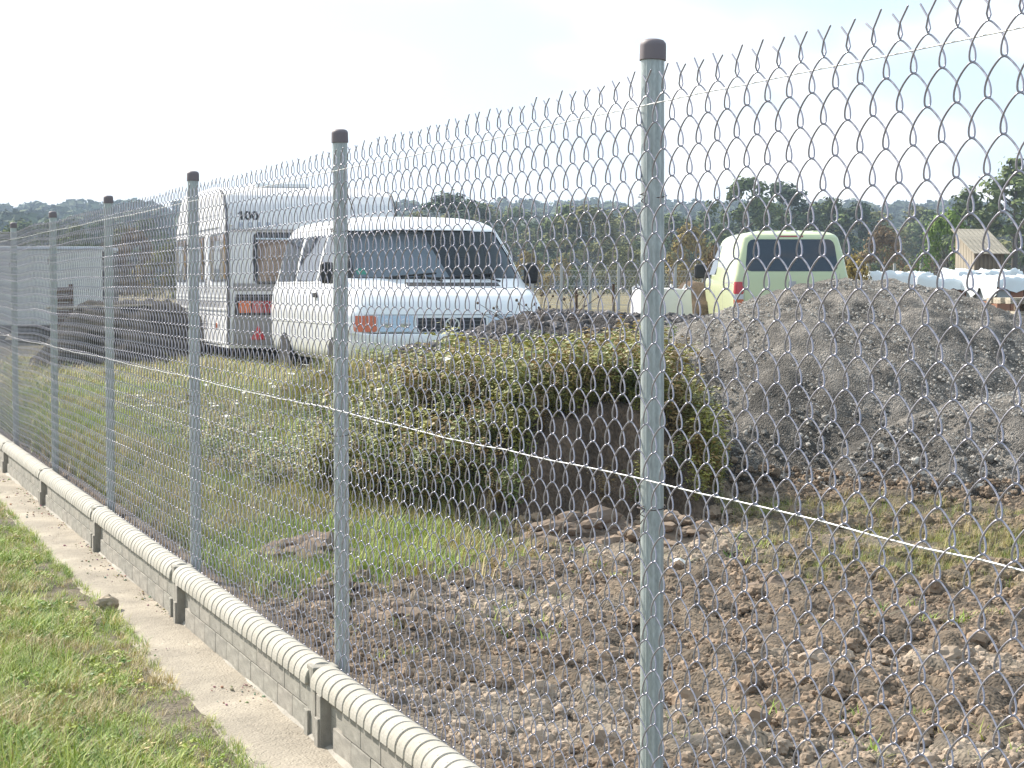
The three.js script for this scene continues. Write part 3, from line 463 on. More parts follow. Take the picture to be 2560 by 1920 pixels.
    for (const z of [-0.98, -3.75]) { wheel(v, sg * 0.90, z, 0.29, 0.2); const arch = new THREE.CylinderGeometry(0.335, 0.335, 0.05, 32, 1, false); arch.rotateZ(Math.PI / 2); arch.translate(sg * (1.038), 0.30, z); part(v, 'wheel_arch', arch, M.black); }
    part(v, 'bumper_seam', R(0.60, 0.606, 0.44, 0.66, { off: 0.002, nx: 2, ny: 6 }), M.black);
  }
  part(v, 'grille', L.rectF(-0.37, 0.37, 0.71, 0.865, { off: 0.004 }), M.black);
  for (let i = 0; i < 3; i++) part(v, 'grille_slat', L.rectF(-0.36, 0.36, 0.735 + i * 0.045, 0.75 + i * 0.045, { off: 0.012, ny: 2 }), M.darkgrey);
  part(v, 'badge', (() => { const g = new THREE.TorusGeometry(0.07, 0.008, 8, 28); const q = L.front(0, 0.79, 0.022); g.translate(q.x, q.y, q.z); return merge([g, bar(V(q.x - 0.045, q.y + 0.045, q.z), V(q.x, q.y - 0.055, q.z), 0.006), bar(V(q.x + 0.045, q.y + 0.045, q.z), V(q.x, q.y - 0.055, q.z), 0.006)]); })(), M.trim);
  part(v, 'bonnet_gap', L.rectF(-0.98, 0.98, 0.897, 0.903, { off: 0.0015, ny: 2, nx: 24 }), M.darkgrey);
  part(v, 'bonnet_gap', L.rectF(-0.95, 0.95, 1.205, 1.209, { off: 0.0015, ny: 2, nx: 24 }), M.grey);
  part(v, 'bumper_gap', L.rectF(-1.0, 1.0, 0.690, 0.700, { off: 0.0015, ny: 2, nx: 24 }), M.black);
  part(v, 'lower_lip', L.rectF(-0.9, 0.9, 0.345, 0.40, { off: 0.004, ny: 3, nx: 20 }), M.darkgrey);
  // sides
  for (const sg of [-1, 1]) {
    const S = (a, bb, c, d, o) => L.patch((l, y, f) => L.side(l, y, sg, f), a, bb, c, d, o), near = sg < 0;
    const dw = near ? [[-1.78, 1.30], [-1.02, 1.30], [-1.44, 1.74], [-1.78, 1.74]] : [[-1.02, 1.30], [-1.78, 1.30], [-1.78, 1.74], [-1.44, 1.74]];
    part(v, 'door_window', near ? S([-2.02, 1.285], [-1.06, 1.285], [-1.50, 1.845], [-2.02, 1.845], { off: 0.004, r: 0.04 }) : S([-1.06, 1.285], [-2.02, 1.285], [-2.02, 1.845], [-1.50, 1.845], { off: 0.004, r: 0.04 }), M.tint);
    for (const [a, c] of [[-3.28, -2.16], [-4.42, -3.42]]) part(v, 'side_window', near ? S([a, 1.285], [c, 1.285], [c, 1.845], [a, 1.845], { off: 0.004, r: 0.05 }) : S([c, 1.285], [a, 1.285], [a, 1.845], [c, 1.845], { off: 0.004, r: 0.05 }), M.tint);
    for (const l of [-2.09, -3.35]) part(v, 'door_gap', S([l - 0.004, 0.5], [l + 0.004, 0.5], [l + 0.004, 1.92], [l - 0.004, 1.92], { off: 0.0015, nx: 2 }), M.grey);
    part(v, 'waist_line', S([-4.5, 1.255], [-0.95, 1.255], [-0.95, 1.263], [-4.5, 1.263], { off: 0.002, ny: 2 }), M.grey);
    part(v, 'rub_strip', S([-4.5, 0.78], [-0.7, 0.78], [-0.7, 0.80], [-4.5, 0.80], { off: 0.006, ny: 2 }), M.trim);
    part(v, 'roof_gutter', S([-4.4, 1.915], [-1.5, 1.915], [-1.5, 1.926], [-4.4, 1.926], { off: 0.004, ny: 2 }), M.grey);
    part(v, 'door_handle', (() => { const q = L.side(-1.9, 1.12, sg, 0.02); return rbox(0.03, 0.06, 0.16, 0.012, q.x, q.y, q.z); })(), M.black);
  }
  part(v, 'aerial', bar(V(-0.7, 1.95, -1.4), V(-0.74, 2.38, -1.8), 0.006), M.black);
}

{ // caravan, tail towards the camera
  const T = [{ y: 0.36, f: -0.03 }, { y: 0.45, f: 0 }, { y: 1.25, f: 0 }, { y: 1.95, f: -0.05 }, { y: 2.02, f: -0.07 }, { y: 2.25, f: -0.2 }, { y: 2.42, f: -0.42 }, { y: 2.50, f: -0.66 }, { y: 2.545, f: -0.98 }, { y: 2.56, f: -1.5 }]
    .map((q, i) => ({ r: -5.4 + (q.y > 2 ? (q.y - 2) * 1.3 : 0), w: 1.20 - (q.y > 2.4 ? (q.y - 2.4) * 0.28 : 0), cf: 0.055, cr: 0.08, bow: 0.03, ...q }));
  const L = Loft(T), ang = 17 * Math.PI / 180, X0 = -3.886, D0 = 28, gy = 0.2, ox = -1.2, oz = -0.03;
  const v = thing('caravan', X0 - (ox * Math.cos(ang) + oz * Math.sin(ang)), gy, -D0 - (-ox * Math.sin(ang) + oz * Math.cos(ang)), ang);
  v.scale.y = 1.035; tag(v, 'white touring caravan with brown curtains parked behind the white van', 'caravan');
  part(v, 'body', L.body(ys([0.36, 0.45, 2], [0.45, 1.95, 10], [1.95, 2.56, 16])), M.cream);
  const S = (l0, l1, y0, y1, o) => L.rectS(l0, l1, y0, y1, o);
  // tail
  part(v, 'tail_upper_panel', L.rectF(-1.15, 1.15, 1.95, 2.40, { off: 0.006, nx: 20 }), M.creamRear);
  part(v, 'tail_ledge', L.rectF(-1.15, 1.15, 1.915, 1.94, { off: 0.02, ny: 2 }), M.grey);
  part(v, 'corner_rail', L.patch((l, y, f) => L.side(l, y, -1, f), [-0.085, 0.42], [-0.03, 0.42], [-0.45, 2.42], [-0.52, 2.42], { off: 0.004, nx: 2 }), M.trim);
  for (const sg of [-1, 1]) part(v, 'corner_trim', tube([0.40, 0.8, 1.2, 1.6, 1.95, 2.1, 2.25, 2.36, 2.42, 2.47].map((y) => { const q = L.front(sg * 1.185, y, 0.012); q.x = sg * 1.2; q.z -= 0.02; return q; }), 0.022, 6), M.darkgrey);
  const win = new THREE.Group(); win.name = 'tail_window'; v.add(win);
  part(win, 'window_frame', L.rectF(-0.86, 0.86, 1.21, 1.90, { off: 0.012, r: 0.08 }), M.black);
  part(win, 'curtain', L.rectF(-0.80, -0.28, 1.25, 1.80, { off: 0.022, nx: 40, wave: 0.008, waves: 40, noSkirt: true }), M.curtain);
  part(win, 'curtain', L.rectF(0.28, 0.80, 1.25, 1.80, { off: 0.022, nx: 40, wave: 0.008, waves: 40, noSkirt: true }), M.curtain);
  part(win, 'lace', L.rectF(-0.27, 0.27, 1.45, 1.80, { off: 0.021, nx: 30, wave: 0.006, waves: 50, noSkirt: true }), M.curtain2);
  part(win, 'curtain_rail', L.rectF(-0.82, 0.82, 1.805, 1.825, { off: 0.03, ny: 2 }), M.trim);
  part(win, 'pane', L.rectF(-0.84, 0.84, 1.23, 1.88, { off: 0.045, r: 0.07, noSkirt: true }), M.pane);
  for (const sg of [-1, 1]) part(v, 'tail_side_panel', L.rectF(sg < 0 ? -1.14 : 0.9, sg < 0 ? -0.9 : 1.14, 1.23, 1.89, { off: 0.008, r: 0.03 }), M.creamRear);
  part(v, 'tail_band', L.rectF(-1.14, 1.14, 1.12, 1.22, { off: 0.006 }), M.grey);
  part(v, 'tail_gap', L.rectF(-1.1, 1.1, 1.045, 1.075, { off: 0.008, ny: 2 }), M.black);
  part(v, 'tail_panel', L.rectF(-1.14, 1.14, 0.40, 0.80, { off: 0.006 }), M.grey);
  for (const sg of [-1, 1]) {
    const R = (x0, x1, y0, y1, o) => L.rectF(Math.min(sg * x0, sg * x1), Math.max(sg * x0, sg * x1), y0, y1, o), g = new THREE.Group(); g.name = 'tail_lights'; v.add(g);
    part(g, 'lamp_surround', R(0.56, 1.12, 0.80, 1.04, { off: 0.010 }), M.black);
    part(g, 'indicator', R(0.90, 1.07, 0.83, 0.99, { off: 0.024, r: 0.015 }), M.orange);
    for (const x of [0.585, 0.74]) part(g, 'red_lamp', R(x, x + 0.145, 0.83, 0.99, { off: 0.024, r: 0.015 }), M.red);
    const tri = new THREE.Shape([new THREE.Vector2(-0.1, -0.085), new THREE.Vector2(0.1, -0.085), new THREE.Vector2(0, 0.095)]), tg = new THREE.ExtrudeGeometry(tri, { depth: 0.012, bevelEnabled: true, bevelSize: 0.006, bevelThickness: 0.004, bevelSegments: 1 }); tg.translate(sg * 0.80, 0.56, L.front(0.8, 0.56, 0.006).z); part(v, 'reflector', tg, M.brightred);
  }
  const font = await new FontLoader().loadAsync('fonts/droid/droid_sans_bold.typeface.json');
  const onTail = (txt, size, x, y, mat, name, spacing) => { let cx = x; for (const ch of txt) { const g = new TextGeometry(ch, { font, size, depth: 0.004, curveSegments: 4 }); g.computeBoundingBox(); const q = L.front(cx, y, 0.012), q2 = L.front(cx, y + size, 0.012); g.rotateX(Math.atan2(q2.z - q.z, size)); g.translate(q.x, q.y, q.z); part(v, name, g, mat); cx += spacing ?? g.boundingBox.max.x * 1 + size * 0.2; } };
  onTail('100', 0.135, -1.06, 2.065, M.black, 'speed_number', 0.098);
  onTail('HOBBY', 0.075, -1.05, 1.962, std({ color: RGB(0.30, 0.34, 0.42), roughness: 0.5 }), 'lettering', 0.125);
  // lit side
  const bands = [[1.03, 1.055, 0.016], [0.985, 1.005, 0.012], [0.855, 0.88, 0.018], [0.80, 0.815, 0.008], [1.985, 2.01, 0.016], [0.40, 0.425, 0.016], [0.66, 0.668, 0.005], [2.16, 2.17, 0.006]];
  for (const [y0, y1, o] of bands) part(v, 'side_rail', S(-5.25, -0.06, y0, y1, { off: o, ny: 2, nx: 6 }), M.trim);
  for (let i = 0; i < 8; i++) part(v, 'side_rib', S(-5.25, -0.06, 0.892 + i * 0.0115, 0.8975 + i * 0.0115, { off: 0.005, ny: 2, nx: 4 }), M.grey);
  part(v, 'side_band', S(-5.2, -0.08, 1.06, 1.20, { off: 0.003, ny: 2 }), M.shade);
  for (const [l0, l1] of [[-1.62, -0.2], [-2.95, -2.25], [-5.18, -4.1]]) {
    const w = new THREE.Group(); w.name = 'side_window'; v.add(w);
    part(w, 'window_frame', S(l0, l1, 1.25, 1.90, { off: 0.010, r: 0.06 }), M.darkgrey);
    const m = (l0 + l1) / 2, q = (l1 - l0) * 0.30;
    part(w, 'curtain', S(l0 + 0.04, l0 + q, 1.28, 1.80, { off: 0.02, nx: 24, wave: 0.008, waves: 24, noSkirt: true }), M.curtain2);
    part(w, 'curtain', S(l1 - q, l1 - 0.04, 1.28, 1.80, { off: 0.02, nx: 24, wave: 0.008, waves: 24, noSkirt: true }), M.curtain2);
    part(w, 'lace', S(l0 + q, l1 - q, 1.42, 1.80, { off: 0.019, nx: 24, wave: 0.005, waves: 30, noSkirt: true }), M.lace);
    part(w, 'valance', S(l0 + 0.03, l1 - 0.03, 1.80, 1.87, { off: 0.021, ny: 2 }), M.curtain);
    part(w, 'pane', S(l0 + 0.02, l1 - 0.02, 1.27, 1.88, { off: 0.042, r: 0.05, noSkirt: true }), M.pane);
  }
  for (const [l, y] of [[-2.0, 1.1], [-2.1, 0.58]]) for (let i = 0; i < 6; i++) part(v, 'vent_louvre', S(l - 0.22, l, y + i * 0.035, y + 0.018 + i * 0.035, { off: 0.008, ny: 2, nx: 3 }), M.grey);
  for (const l of [-1.05, -4.4]) part(v, 'side_marker', S(l - 0.12, l, 0.60, 0.68, { off: 0.014, r: 0.015, nx: 5, ny: 4 }), M.orange);
  for (const sg of [-1, 1]) { wheel(v, sg * 1.05, -2.75, 0.32, 0.19); const a = new THREE.CylinderGeometry(0.42, 0.42, 0.03, 30); a.rotateZ(Math.PI / 2); a.translate(sg * 1.19, 0.34, -2.75); part(v, 'wheel_arch', a, M.black); }
  part(v, 'roof_hatch', rbox(0.8, 0.07, 0.7, 0.03, -0.2, 2.585, -1.7), M.trim); part(v, 'roof_hatch', rbox(0.6, 0.08, 0.6, 0.03, 0.1, 2.585, -3.6), M.trim);
  part(v, 'chassis', box(1.9, 0.12, 4.8, 0, 0.30, -2.7), M.black);
}

{ // pale green van, tail towards the camera
  const T = [{ y: 0.3, f: -0.1, r: -4.6, w: 0.9 }, { y: 0.4, f: 0, r: -4.85, w: 0.94 }, { y: 0.62, f: 0.02, r: -4.9, w: 0.95 }, { y: 0.66, f: -0.04, r: -4.9, w: 0.952 }, { y: 1.0, f: -0.04, r: -4.8, w: 0.955 }, { y: 1.12, f: -0.05, r: -4.55, w: 0.95 }, { y: 1.25, f: -0.06, r: -4.1, w: 0.93 }, { y: 1.3, f: -0.07, r: -3.9, w: 0.915 }, { y: 1.6, f: -0.14, r: -3.45, w: 0.86 }, { y: 1.86, f: -0.23, r: -2.95, w: 0.79 }, { y: 1.91, f: -0.27, r: -2.8, w: 0.745 }, { y: 1.95, f: -0.36, r: -2.6, w: 0.66 }, { y: 1.975, f: -0.55, r: -2.3, w: 0.45 }, { y: 1.985, f: -0.9, r: -2.0, w: 0.15 }]
    .map((q, i) => ({ cf: i > 10 ? 0.12 : 0.11, cr: i > 5 ? 0.1 : 0.3, bow: 0.05, ...q }));
  const L = Loft(T), D0 = 33, v = thing('pale_green_van', 4.54, 0.28, -D0, 0.02); v.scale.y = 1.04;
  tag(v, 'pale green van seen from behind with dark rear window beyond the gravel pile', 'van');
  part(v, 'body', L.body(ys([0.3, 0.4, 2], [0.4, 0.66, 5], [0.66, 1.3, 10], [1.3, 1.86, 8], [1.86, 1.985, 12])), M.pale);
  part(v, 'rear_window', L.patch(L.front, [-0.76, 1.335], [0.76, 1.335], [0.70, 1.835], [-0.70, 1.835], { off: 0.005, r: 0.1, nx: 24 }), M.tint);
  part(v, 'brake_light', L.rectF(-0.2, 0.2, 1.872, 1.892, { off: 0.008, ny: 2 }), M.red);
  part(v, 'tailgate_gap', L.rectF(-0.80, 0.80, 0.672, 0.68, { off: 0.0015, ny: 2 }), M.grey);
  part(v, 'bumper', L.rectF(-0.9, 0.9, 0.36, 0.64, { off: 0.02, nx: 24 }), M.pale);
  part(v, 'tail_badge', rbox(0.12, 0.12, 0.012, 0.005, 0, 1.12, L.front(0, 1.12, 0.004).z), M.rim);
  part(v, 'number_plate', rbox(0.52, 0.11, 0.012, 0.004, 0, 0.86, L.front(0, 0.86, 0.008).z), M.bag);
  for (const sg of [-1, 1]) {
    const R = (x0, x1, y0, y1, o) => L.rectF(Math.min(sg * x0, sg * x1), Math.max(sg * x0, sg * x1), y0, y1, o);
    part(v, 'tail_light', R(0.79, 0.945, 0.98, 1.17, { off: 0.010, r: 0.02 }), M.brightred); part(v, 'reversing_light', R(0.79, 0.945, 0.90, 0.975, { off: 0.010, r: 0.01 }), M.bag); part(v, 'lower_tail_light', R(0.79, 0.945, 0.78, 0.895, { off: 0.010, r: 0.01 }), M.orange);
    part(v, 'tailgate_gap', R(0.775, 0.781, 0.70, 1.3, { off: 0.0015, nx: 2 }), M.grey);
    const S = (a, b, c, d, o) => L.patch((l, y, f) => L.side(l, y, sg, f), ...(sg < 0 ? [a, b, c, d] : [b, a, d, c]), o);
    part(v, 'door_window', S([-3.75, 1.30], [-2.75, 1.30], [-2.72, 1.78], [-3.1, 1.78], { off: 0.004, r: 0.04 }), M.tint);
    part(v, 'door_gap', S([-2.66, 0.5], [-2.652, 0.5], [-2.652, 1.84], [-2.66, 1.84], { off: 0.0015, nx: 2 }), M.grey);
    part(v, 'door_gap', S([-1.5, 0.5], [-1.492, 0.5], [-1.492, 1.84], [-1.5, 1.84], { off: 0.0015, nx: 2 }), M.grey);
    part(v, 'slide_rail', S([-1.5, 1.15], [-0.25, 1.15], [-0.25, 1.17], [-1.5, 1.17], { off: 0.003, ny: 2 }), M.grey);
    const mir = new THREE.Group(); mir.name = 'door_mirror'; v.add(mir); mir.position.set(sg * 1.10, 1.36, -3.55); part(mir, 'housing', rbox(0.22, 0.25, 0.14, 0.05), M.black); part(mir, 'arm', rbox(0.14, 0.06, 0.08, 0.02, -sg * 0.13, -0.09, 0), M.black);
    for (const z of [-0.95, -3.95]) { wheel(v, sg * 0.83, z, 0.32, 0.2); const a = new THREE.CylinderGeometry(0.39, 0.39, 0.04, 30); a.rotateZ(Math.PI / 2); a.translate(sg * 0.936, 0.35, z); part(v, 'wheel_arch', a, M.black); }
  }
  for (let i = 0; i < 5; i++) part(v, 'roof_rib', rbox(0.09, 0.014, 1.5, 0.006, -0.44 + i * 0.22, 1.978 - Math.abs(i - 2) * 0.004, -1.25), M.pale);
}
// ---------------------------------------------------------------- yard things
const px = (x, y, d) => V((x - 1106) / 4405 * d, EYE - (y - 619) / 4405 * d, -d);
{ // long box trailer at the left
  const p = px(222, 619, 43), g = thing('box_trailer', p.x, 0, p.z, 0.05);
  tag(g, 'long pale grey box trailer standing left behind the dark soil heap', 'trailer');
  part(g, 'box', rbox(9, 1.62, 2.2, 0.03, -4.5, 1.41, -1.1), M.cargo);
  part(g, 'roof_edge', rbox(9.04, 0.07, 2.26, 0.02, -4.5, 2.225, -1.1), M.cargoRoof);
  for (let i = 0; i < 22; i++) part(g, 'side_rib', rbox(0.05, 1.5, 0.03, 0.01, -0.25 - i * 0.4, 1.41, 0.012, 1), M.cargo);
  part(g, 'end_door', rbox(0.03, 1.5, 2.1, 0.01, 0.012, 1.41, -1.1), M.darkgrey);
  part(g, 'chassis', box(8.6, 0.16, 1.6, -4.5, 0.52, -1.1), M.black);
  for (const x of [-1.6, -2.7, -7.5]) for (const z of [-0.15, -2.05]) { const w = new THREE.CylinderGeometry(0.34, 0.34, 0.22, 24); w.rotateX(Math.PI / 2); w.translate(x, 0.5, z); part(g, 'wheel', w, M.rubber); }
}
{ // crate, boards
  const p = px(155, 646, 37), g = thing('wooden_crate', p.x, groundBase(p.x, 37), p.z, 0.3); tag(g, 'small brown wooden crate in front of the pale grey trailer', 'crate');
  for (let i = 0; i < 6; i++) { part(g, 'slat', rbox(0.3, 0.13, 0.02, 0.005, -0.15, 0.4 + i * 0.14, 0.2, 1), M.stake); part(g, 'slat', rbox(0.02, 0.13, 0.38, 0.005, 0.01, 0.4 + i * 0.14, 0, 1), M.stake); }
  for (const [x, z] of [[-0.29, 0.18], [-0.01, 0.18], [-0.01, -0.18], [-0.29, -0.18]]) part(g, 'post', box(0.05, 1.22, 0.05, x, 0.61, z), M.stake);
  const b = solo('loose_board', rbox(1.5, 0.03, 0.16, 0.006), M.palewood); b.position.set(-5.95, 1.13, -29.4); b.rotation.set(0, 0.05, 0.03); tag(b, 'pale board lying on the flat dark soil heap', 'board', null, 'thing');
}
{ // bulk bag
  const p = px(1428, 650, 36), g = thing('bulk_bag', p.x, groundBase(p.x, 36), p.z, 0.32); tag(g, 'full white bulk bag behind the near fence post', 'bulk bag');
  const bg = new THREE.BoxGeometry(0.78, 1.14, 0.78, 14, 14, 14), a = bg.attributes.position; for (let i = 0; i < a.count; i++) { const x = a.getX(i), y = a.getY(i) + 0.57, z = a.getZ(i), bul = 1 + 0.08 * Math.sin(Math.PI * y / 1.14) + 0.06 * (fbm(x * 4, y * 4, z * 4, 3) - 0.5); a.setXYZ(i, x * bul, y - 0.06 * Math.hypot(x, z) * (y > 1.1 ? 1 : 0) + 0.05 * (fbm(x * 5, z * 5, 1, 2) - 0.5) * (y > 0.9 ? 1 : 0), z * bul); } bg.computeVertexNormals(); part(g, 'bag', bg, M.bag);
  for (const [x, z] of [[-0.36, 0.36], [0.36, 0.36], [0.36, -0.36], [-0.36, -0.36]]) part(g, 'lifting_loop', tube([V(x, 1.0, z), V(x * 1.06, 1.15, z * 1.06), V(x * 0.9, 1.2, z * 0.9), V(x * 0.8, 1.1, z * 0.8)], 0.022, 6), M.bag);
}
{ // privy shed
  const p = px(2105, 619, 50), g = thing('wooden_shed', p.x, groundBase(p.x, 50), p.z, 0.35); tag(g, 'narrow wooden privy shed with steep plank roof by the far fence', 'shed');
  const w = 0.82, dep = 0.85;   // corner at origin: front face runs +x, left face runs -z
  for (let i = 0; i < 7; i++) part(g, 'front_plank', rbox(w / 7 - 0.006, 1.98, 0.025, 0.004, (i + 0.5) * w / 7, 0.99, 0, 1), M.oldwood);
  for (let i = 0; i < 7; i++) { const h = 1.98 + 0.5 * (i + 0.5) / 7; part(g, 'side_plank', rbox(0.025, h, dep / 7 - 0.006, 0.004, 0, h / 2, -(i + 0.5) * dep / 7 - 0.02, 1), M.palewood); part(g, 'side_plank', rbox(0.025, h, dep / 7 - 0.006, 0.004, w, h / 2, -(i + 0.5) * dep / 7 - 0.02, 1), M.oldwood); }
  for (let i = 0; i < 8; i++) { const m = part(g, 'roof_plank', rbox((w + 0.24) / 8 - 0.005, 0.03, 1.22, 0.005, 0, 0, 0, 1), M.palewood); m.position.set(-0.12 + (i + 0.5) * (w + 0.24) / 8, 2.24, -dep / 2 + 0.02); m.rotation.x = 0.54; }
  part(g, 'back_wall', box(w, 2.45, 0.03, w / 2, 1.225, -dep - 0.04), M.oldwood);
}
{ // wrapped brick pallets
  const spots = [[1925, 41, 0.2, 'leftmost brick stack under white film right of the pale green van'], [2062, 38, -0.15, 'low brick stack under crumpled white film in front of the shed'], [2190, 37, 0.3, 'brick stack under white film at the right picture edge'], [2120, 43.5, 0.1, 'rear brick stack under white film at the foot of the shed']];
  spots.forEach(([x, d, ry, label], k) => {
    const p = px(x, 619, d), g = thing('brick_pallet', p.x, groundBase(p.x, d), p.z, ry), H = [1.40, 1.30, 1.34, 1.48][k], W = 1.35; tag(g, label, 'brick pallet', 'wrapped brick stacks');
    for (let i = 0; i < 3; i++) part(g, 'pallet_skid', box(W, 0.12, 0.1, 0, 0.06, -0.5 + i * 0.5), M.oldwood);
    const rows = 6, hh = (H - 0.14) / rows; for (let r0 = 0; r0 < rows; r0++) for (let c = 0; c < 5; c++) part(g, 'brick', rbox(W / 5 - 0.012, hh - 0.012, 1.1, 0.008, -W / 2 + (c + 0.5) * W / 5, 0.14 + (r0 + 0.5) * hh, 0, 1), (r0 * 3 + c) % 4 ? M.brickred : M.shade);
    const cov = grid(30, 30, (u, v) => { const x0 = mix(-1, 1, u), z0 = mix(-1, 1, v), m = Math.max(Math.abs(x0), Math.abs(z0)), q = W / 2 + 0.03; const ex = clamp(x0 * 1.35, -1, 1), ez = clamp(z0 * 1.35, -1, 1), drop = Math.max(0, m * 1.35 - 1); const n = fbm(x0 * 4 + k * 9, z0 * 4, k, 4) - 0.5 + 0.8 * (Math.abs(fbm(x0 * 7 + k, z0 * 7, k + 2, 3) - 0.5) - 0.1); return { p: [ex * q * (1 + 0.1 * drop + 0.05 * n), H + 0.03 + 0.2 * n - drop * (0.75 + 1.1 * (fbm(x0 * 3 + 5, z0 * 3, k + 4, 2) - 0.4)), ez * 0.6 * (1 + 0.1 * drop + 0.05 * n)] }; }); part(g, 'film_cover', cov, M.film);
  });
  const p = px(2160, 655, 26), g = thing('lumber_stack', p.x, groundBase(p.x, 26), p.z, 0.12); tag(g, 'stack of pale sawn boards at the right picture edge', 'lumber stack');
  for (let r0 = 0; r0 < 6; r0++) { for (let c = 0; c < 5; c++) part(g, 'board', rbox(3, 0.075, 0.17, 0.005, 1.5 + 0.05 * Math.sin(r0 * 5 + c * 3), 0.14 + r0 * 0.17, -0.4 + c * 0.19, 1), M.palewood); for (const x of [0.4, 1.5, 2.6]) part(g, 'spacer', box(0.08, 0.09, 0.95, x, 0.055 + r0 * 0.17, 0), M.oldwood); }
}
{ // stakes in the field
  [[1247, 40, 1.14, 'leftmost wooden stake in the dry field right of the white van'], [1325, 39, 1.22, 'wooden stake in the dry field just left of the near post'], [330, 48, 1.0, 'wooden stake in the field left of the caravan']].forEach(([x, d, h, l], i) => { const p = px(x, 619, d), g = new THREE.CylinderGeometry(0.026, 0.03, h + 0.2, 8, 4); g.translate(0, h / 2 - 0.1, 0); const m = solo('wooden_stake', g, M.stake); m.position.set(p.x, groundBase(p.x, d), p.z); m.rotation.z = 0.02 - i * 0.02; tag(m, l, 'stake', 'stakes in the field', 'thing'); });
  const f = thing('far_fence', 0, 0, 0); tag(f, 'distant wire fence with grey concrete posts in front of the trees', 'fence');
  const x0 = px(1150, 619, 75).x, n = 18, fm = std({ color: RGB(0.42, 0.42, 0.42), roughness: 0.9 }); for (let i = 0; i < n; i++) part(f, 'post', rbox(0.10, 1.9, 0.10, 0.01, x0 + i * 1.07, 1.35, -75 - i * 0.25, 1), fm);
  for (const y of [0.4, 0.75, 1.1, 1.45, 1.8, 2.0]) part(f, 'line_wire', bar(V(x0, y, -75), V(x0 + 18.2, y, -75 - 17 * 0.25), 0.006, 4), fm);
  const z = []; for (let i = 0; i < 150; i++) { const a = i / 150 * 18.2; z.push(bar(V(x0 + a, 0.3, -75 - a * 0.234), V(x0 + a + 0.9, 2.0, -75 - (a + 0.9) * 0.234), 0.003, 3), bar(V(x0 + a + 0.9, 0.3, -75 - (a + 0.9) * 0.234), V(x0 + a, 2.0, -75 - a * 0.234), 0.003, 3)); } tag(part(f, 'wire_mesh', merge(z), fm), null, null, null, 'stuff');
}

// ---------------------------------------------------------------- trees
function crown(seed, n, o) {     // leaf cards in clumps, unit height
  const r = rng(seed), P = [], N = [], C = [];
  const clumps = []; for (let i = 0; i < o.clumps; i++) { let a = r() * 6.283, t = Math.pow(r(), 0.8), y = mix(o.y0, 1, t), R = o.rad * Math.pow(Math.sin(Math.PI * clamp(mix(o.low, 1.0, t))), 0.7) * (0.75 + 0.5 * fbm(Math.cos(a) * 1.3 + seed, y * 3, Math.sin(a) * 1.3 + 4, 2)); const q = Math.sqrt(0.25 + 0.75 * r()); clumps.push([Math.cos(a) * R * q, y, Math.sin(a) * R * q, o.cr * (0.5 + 0.8 * r()), 0.7 + 0.6 * r()]); }
  const nn = V(), t = V(), b = V();
  for (let i = 0; i < n; i++) {
    const c = clumps[Math.floor(r() * clumps.length)]; nn.set(r() - 0.5, r() - 0.5, r() - 0.5).normalize(); const q = Math.pow(r(), 0.45) * c[3];
    const x = c[0] + nn.x * q, y = c[1] + nn.y * q * 0.8, z = c[2] + nn.z * q; nn.set(nn.x + r() - 0.5, nn.y + 0.3 + r() - 0.5, nn.z + r() - 0.5).normalize();
    t.set(r() - 0.5, r() - 0.5, r() - 0.5).cross(nn).normalize(); b.crossVectors(nn, t); const s = o.leaf * (0.6 + 0.8 * r());
    for (const [u, v] of [[-1, 0], [0, -0.55], [1, 0], [-1, 0], [1, 0], [0, 0.55]]) { P.push(x + (t.x * u + b.x * v) * s, y + (t.y * u + b.y * v) * s, z + (t.z * u + b.z * v) * s); N.push(nn.x, nn.y, nn.z); const k = c[4] * (0.85 + 0.3 * r()); C.push(k, k, k * 0.95); }
  }
  const g = new THREE.BufferGeometry(); g.setAttribute('position', new THREE.Float32BufferAttribute(P, 3)); g.setAttribute('normal', new THREE.Float32BufferAttribute(N, 3)); g.setAttribute('color', new THREE.Float32BufferAttribute(C, 3)); return g;
}
function trunk(seed, h) { const r = rng(seed), gs = [bar(V(0, 0, 0), V(0.01, h * 0.5, 0), 0.022, 7, 0.016), bar(V(0.01, h * 0.5, 0), V(0, h, 0.01), 0.016, 6, 0.006)]; for (let i = 0; i < 7; i++) { const a = r() * 6.28, y = h * (0.3 + 0.5 * r()), l = 0.14 + 0.14 * r(); gs.push(bar(V(0, y, 0), V(Math.cos(a) * l, y + l * 0.8, Math.sin(a) * l), 0.008, 5, 0.003)); } return merge(gs); }
const leafMat = (c) => std({ color: RGB(...c), vertexColors: true, roughness: 1, side: THREE.DoubleSide });
const LM = { green: leafMat([0.10, 0.13, 0.042]), dark: leafMat([0.062, 0.092, 0.042]), olive: leafMat([0.17, 0.165, 0.055]), ochre: leafMat([0.27, 0.20, 0.06]), bright: leafMat([0.14, 0.21, 0.04]), brown: leafMat([0.20, 0.135, 0.075]) };
const kinds = {
  broad: [1, 2, 3].map((s) => ({ c: crown(s, 2600, { clumps: 46, y0: 0.22, low: 0.12, rad: 0.36, cr: 0.10, leaf: 0.024 }), t: trunk(s, 0.85) })),
  tall: [4, 5, 6].map((s) => ({ c: crown(s, 2400, { clumps: 42, y0: 0.16, low: 0.2, rad: 0.22, cr: 0.085, leaf: 0.022 }), t: trunk(s, 0.9) })),
  bush: [7, 8, 9].map((s) => ({ c: crown(s, 3000, { clumps: 40, y0: 0.05, low: 0.35, rad: 0.60, cr: 0.16, leaf: 0.028 }), t: trunk(s, 0.7) })),
};
let treeN = 0;
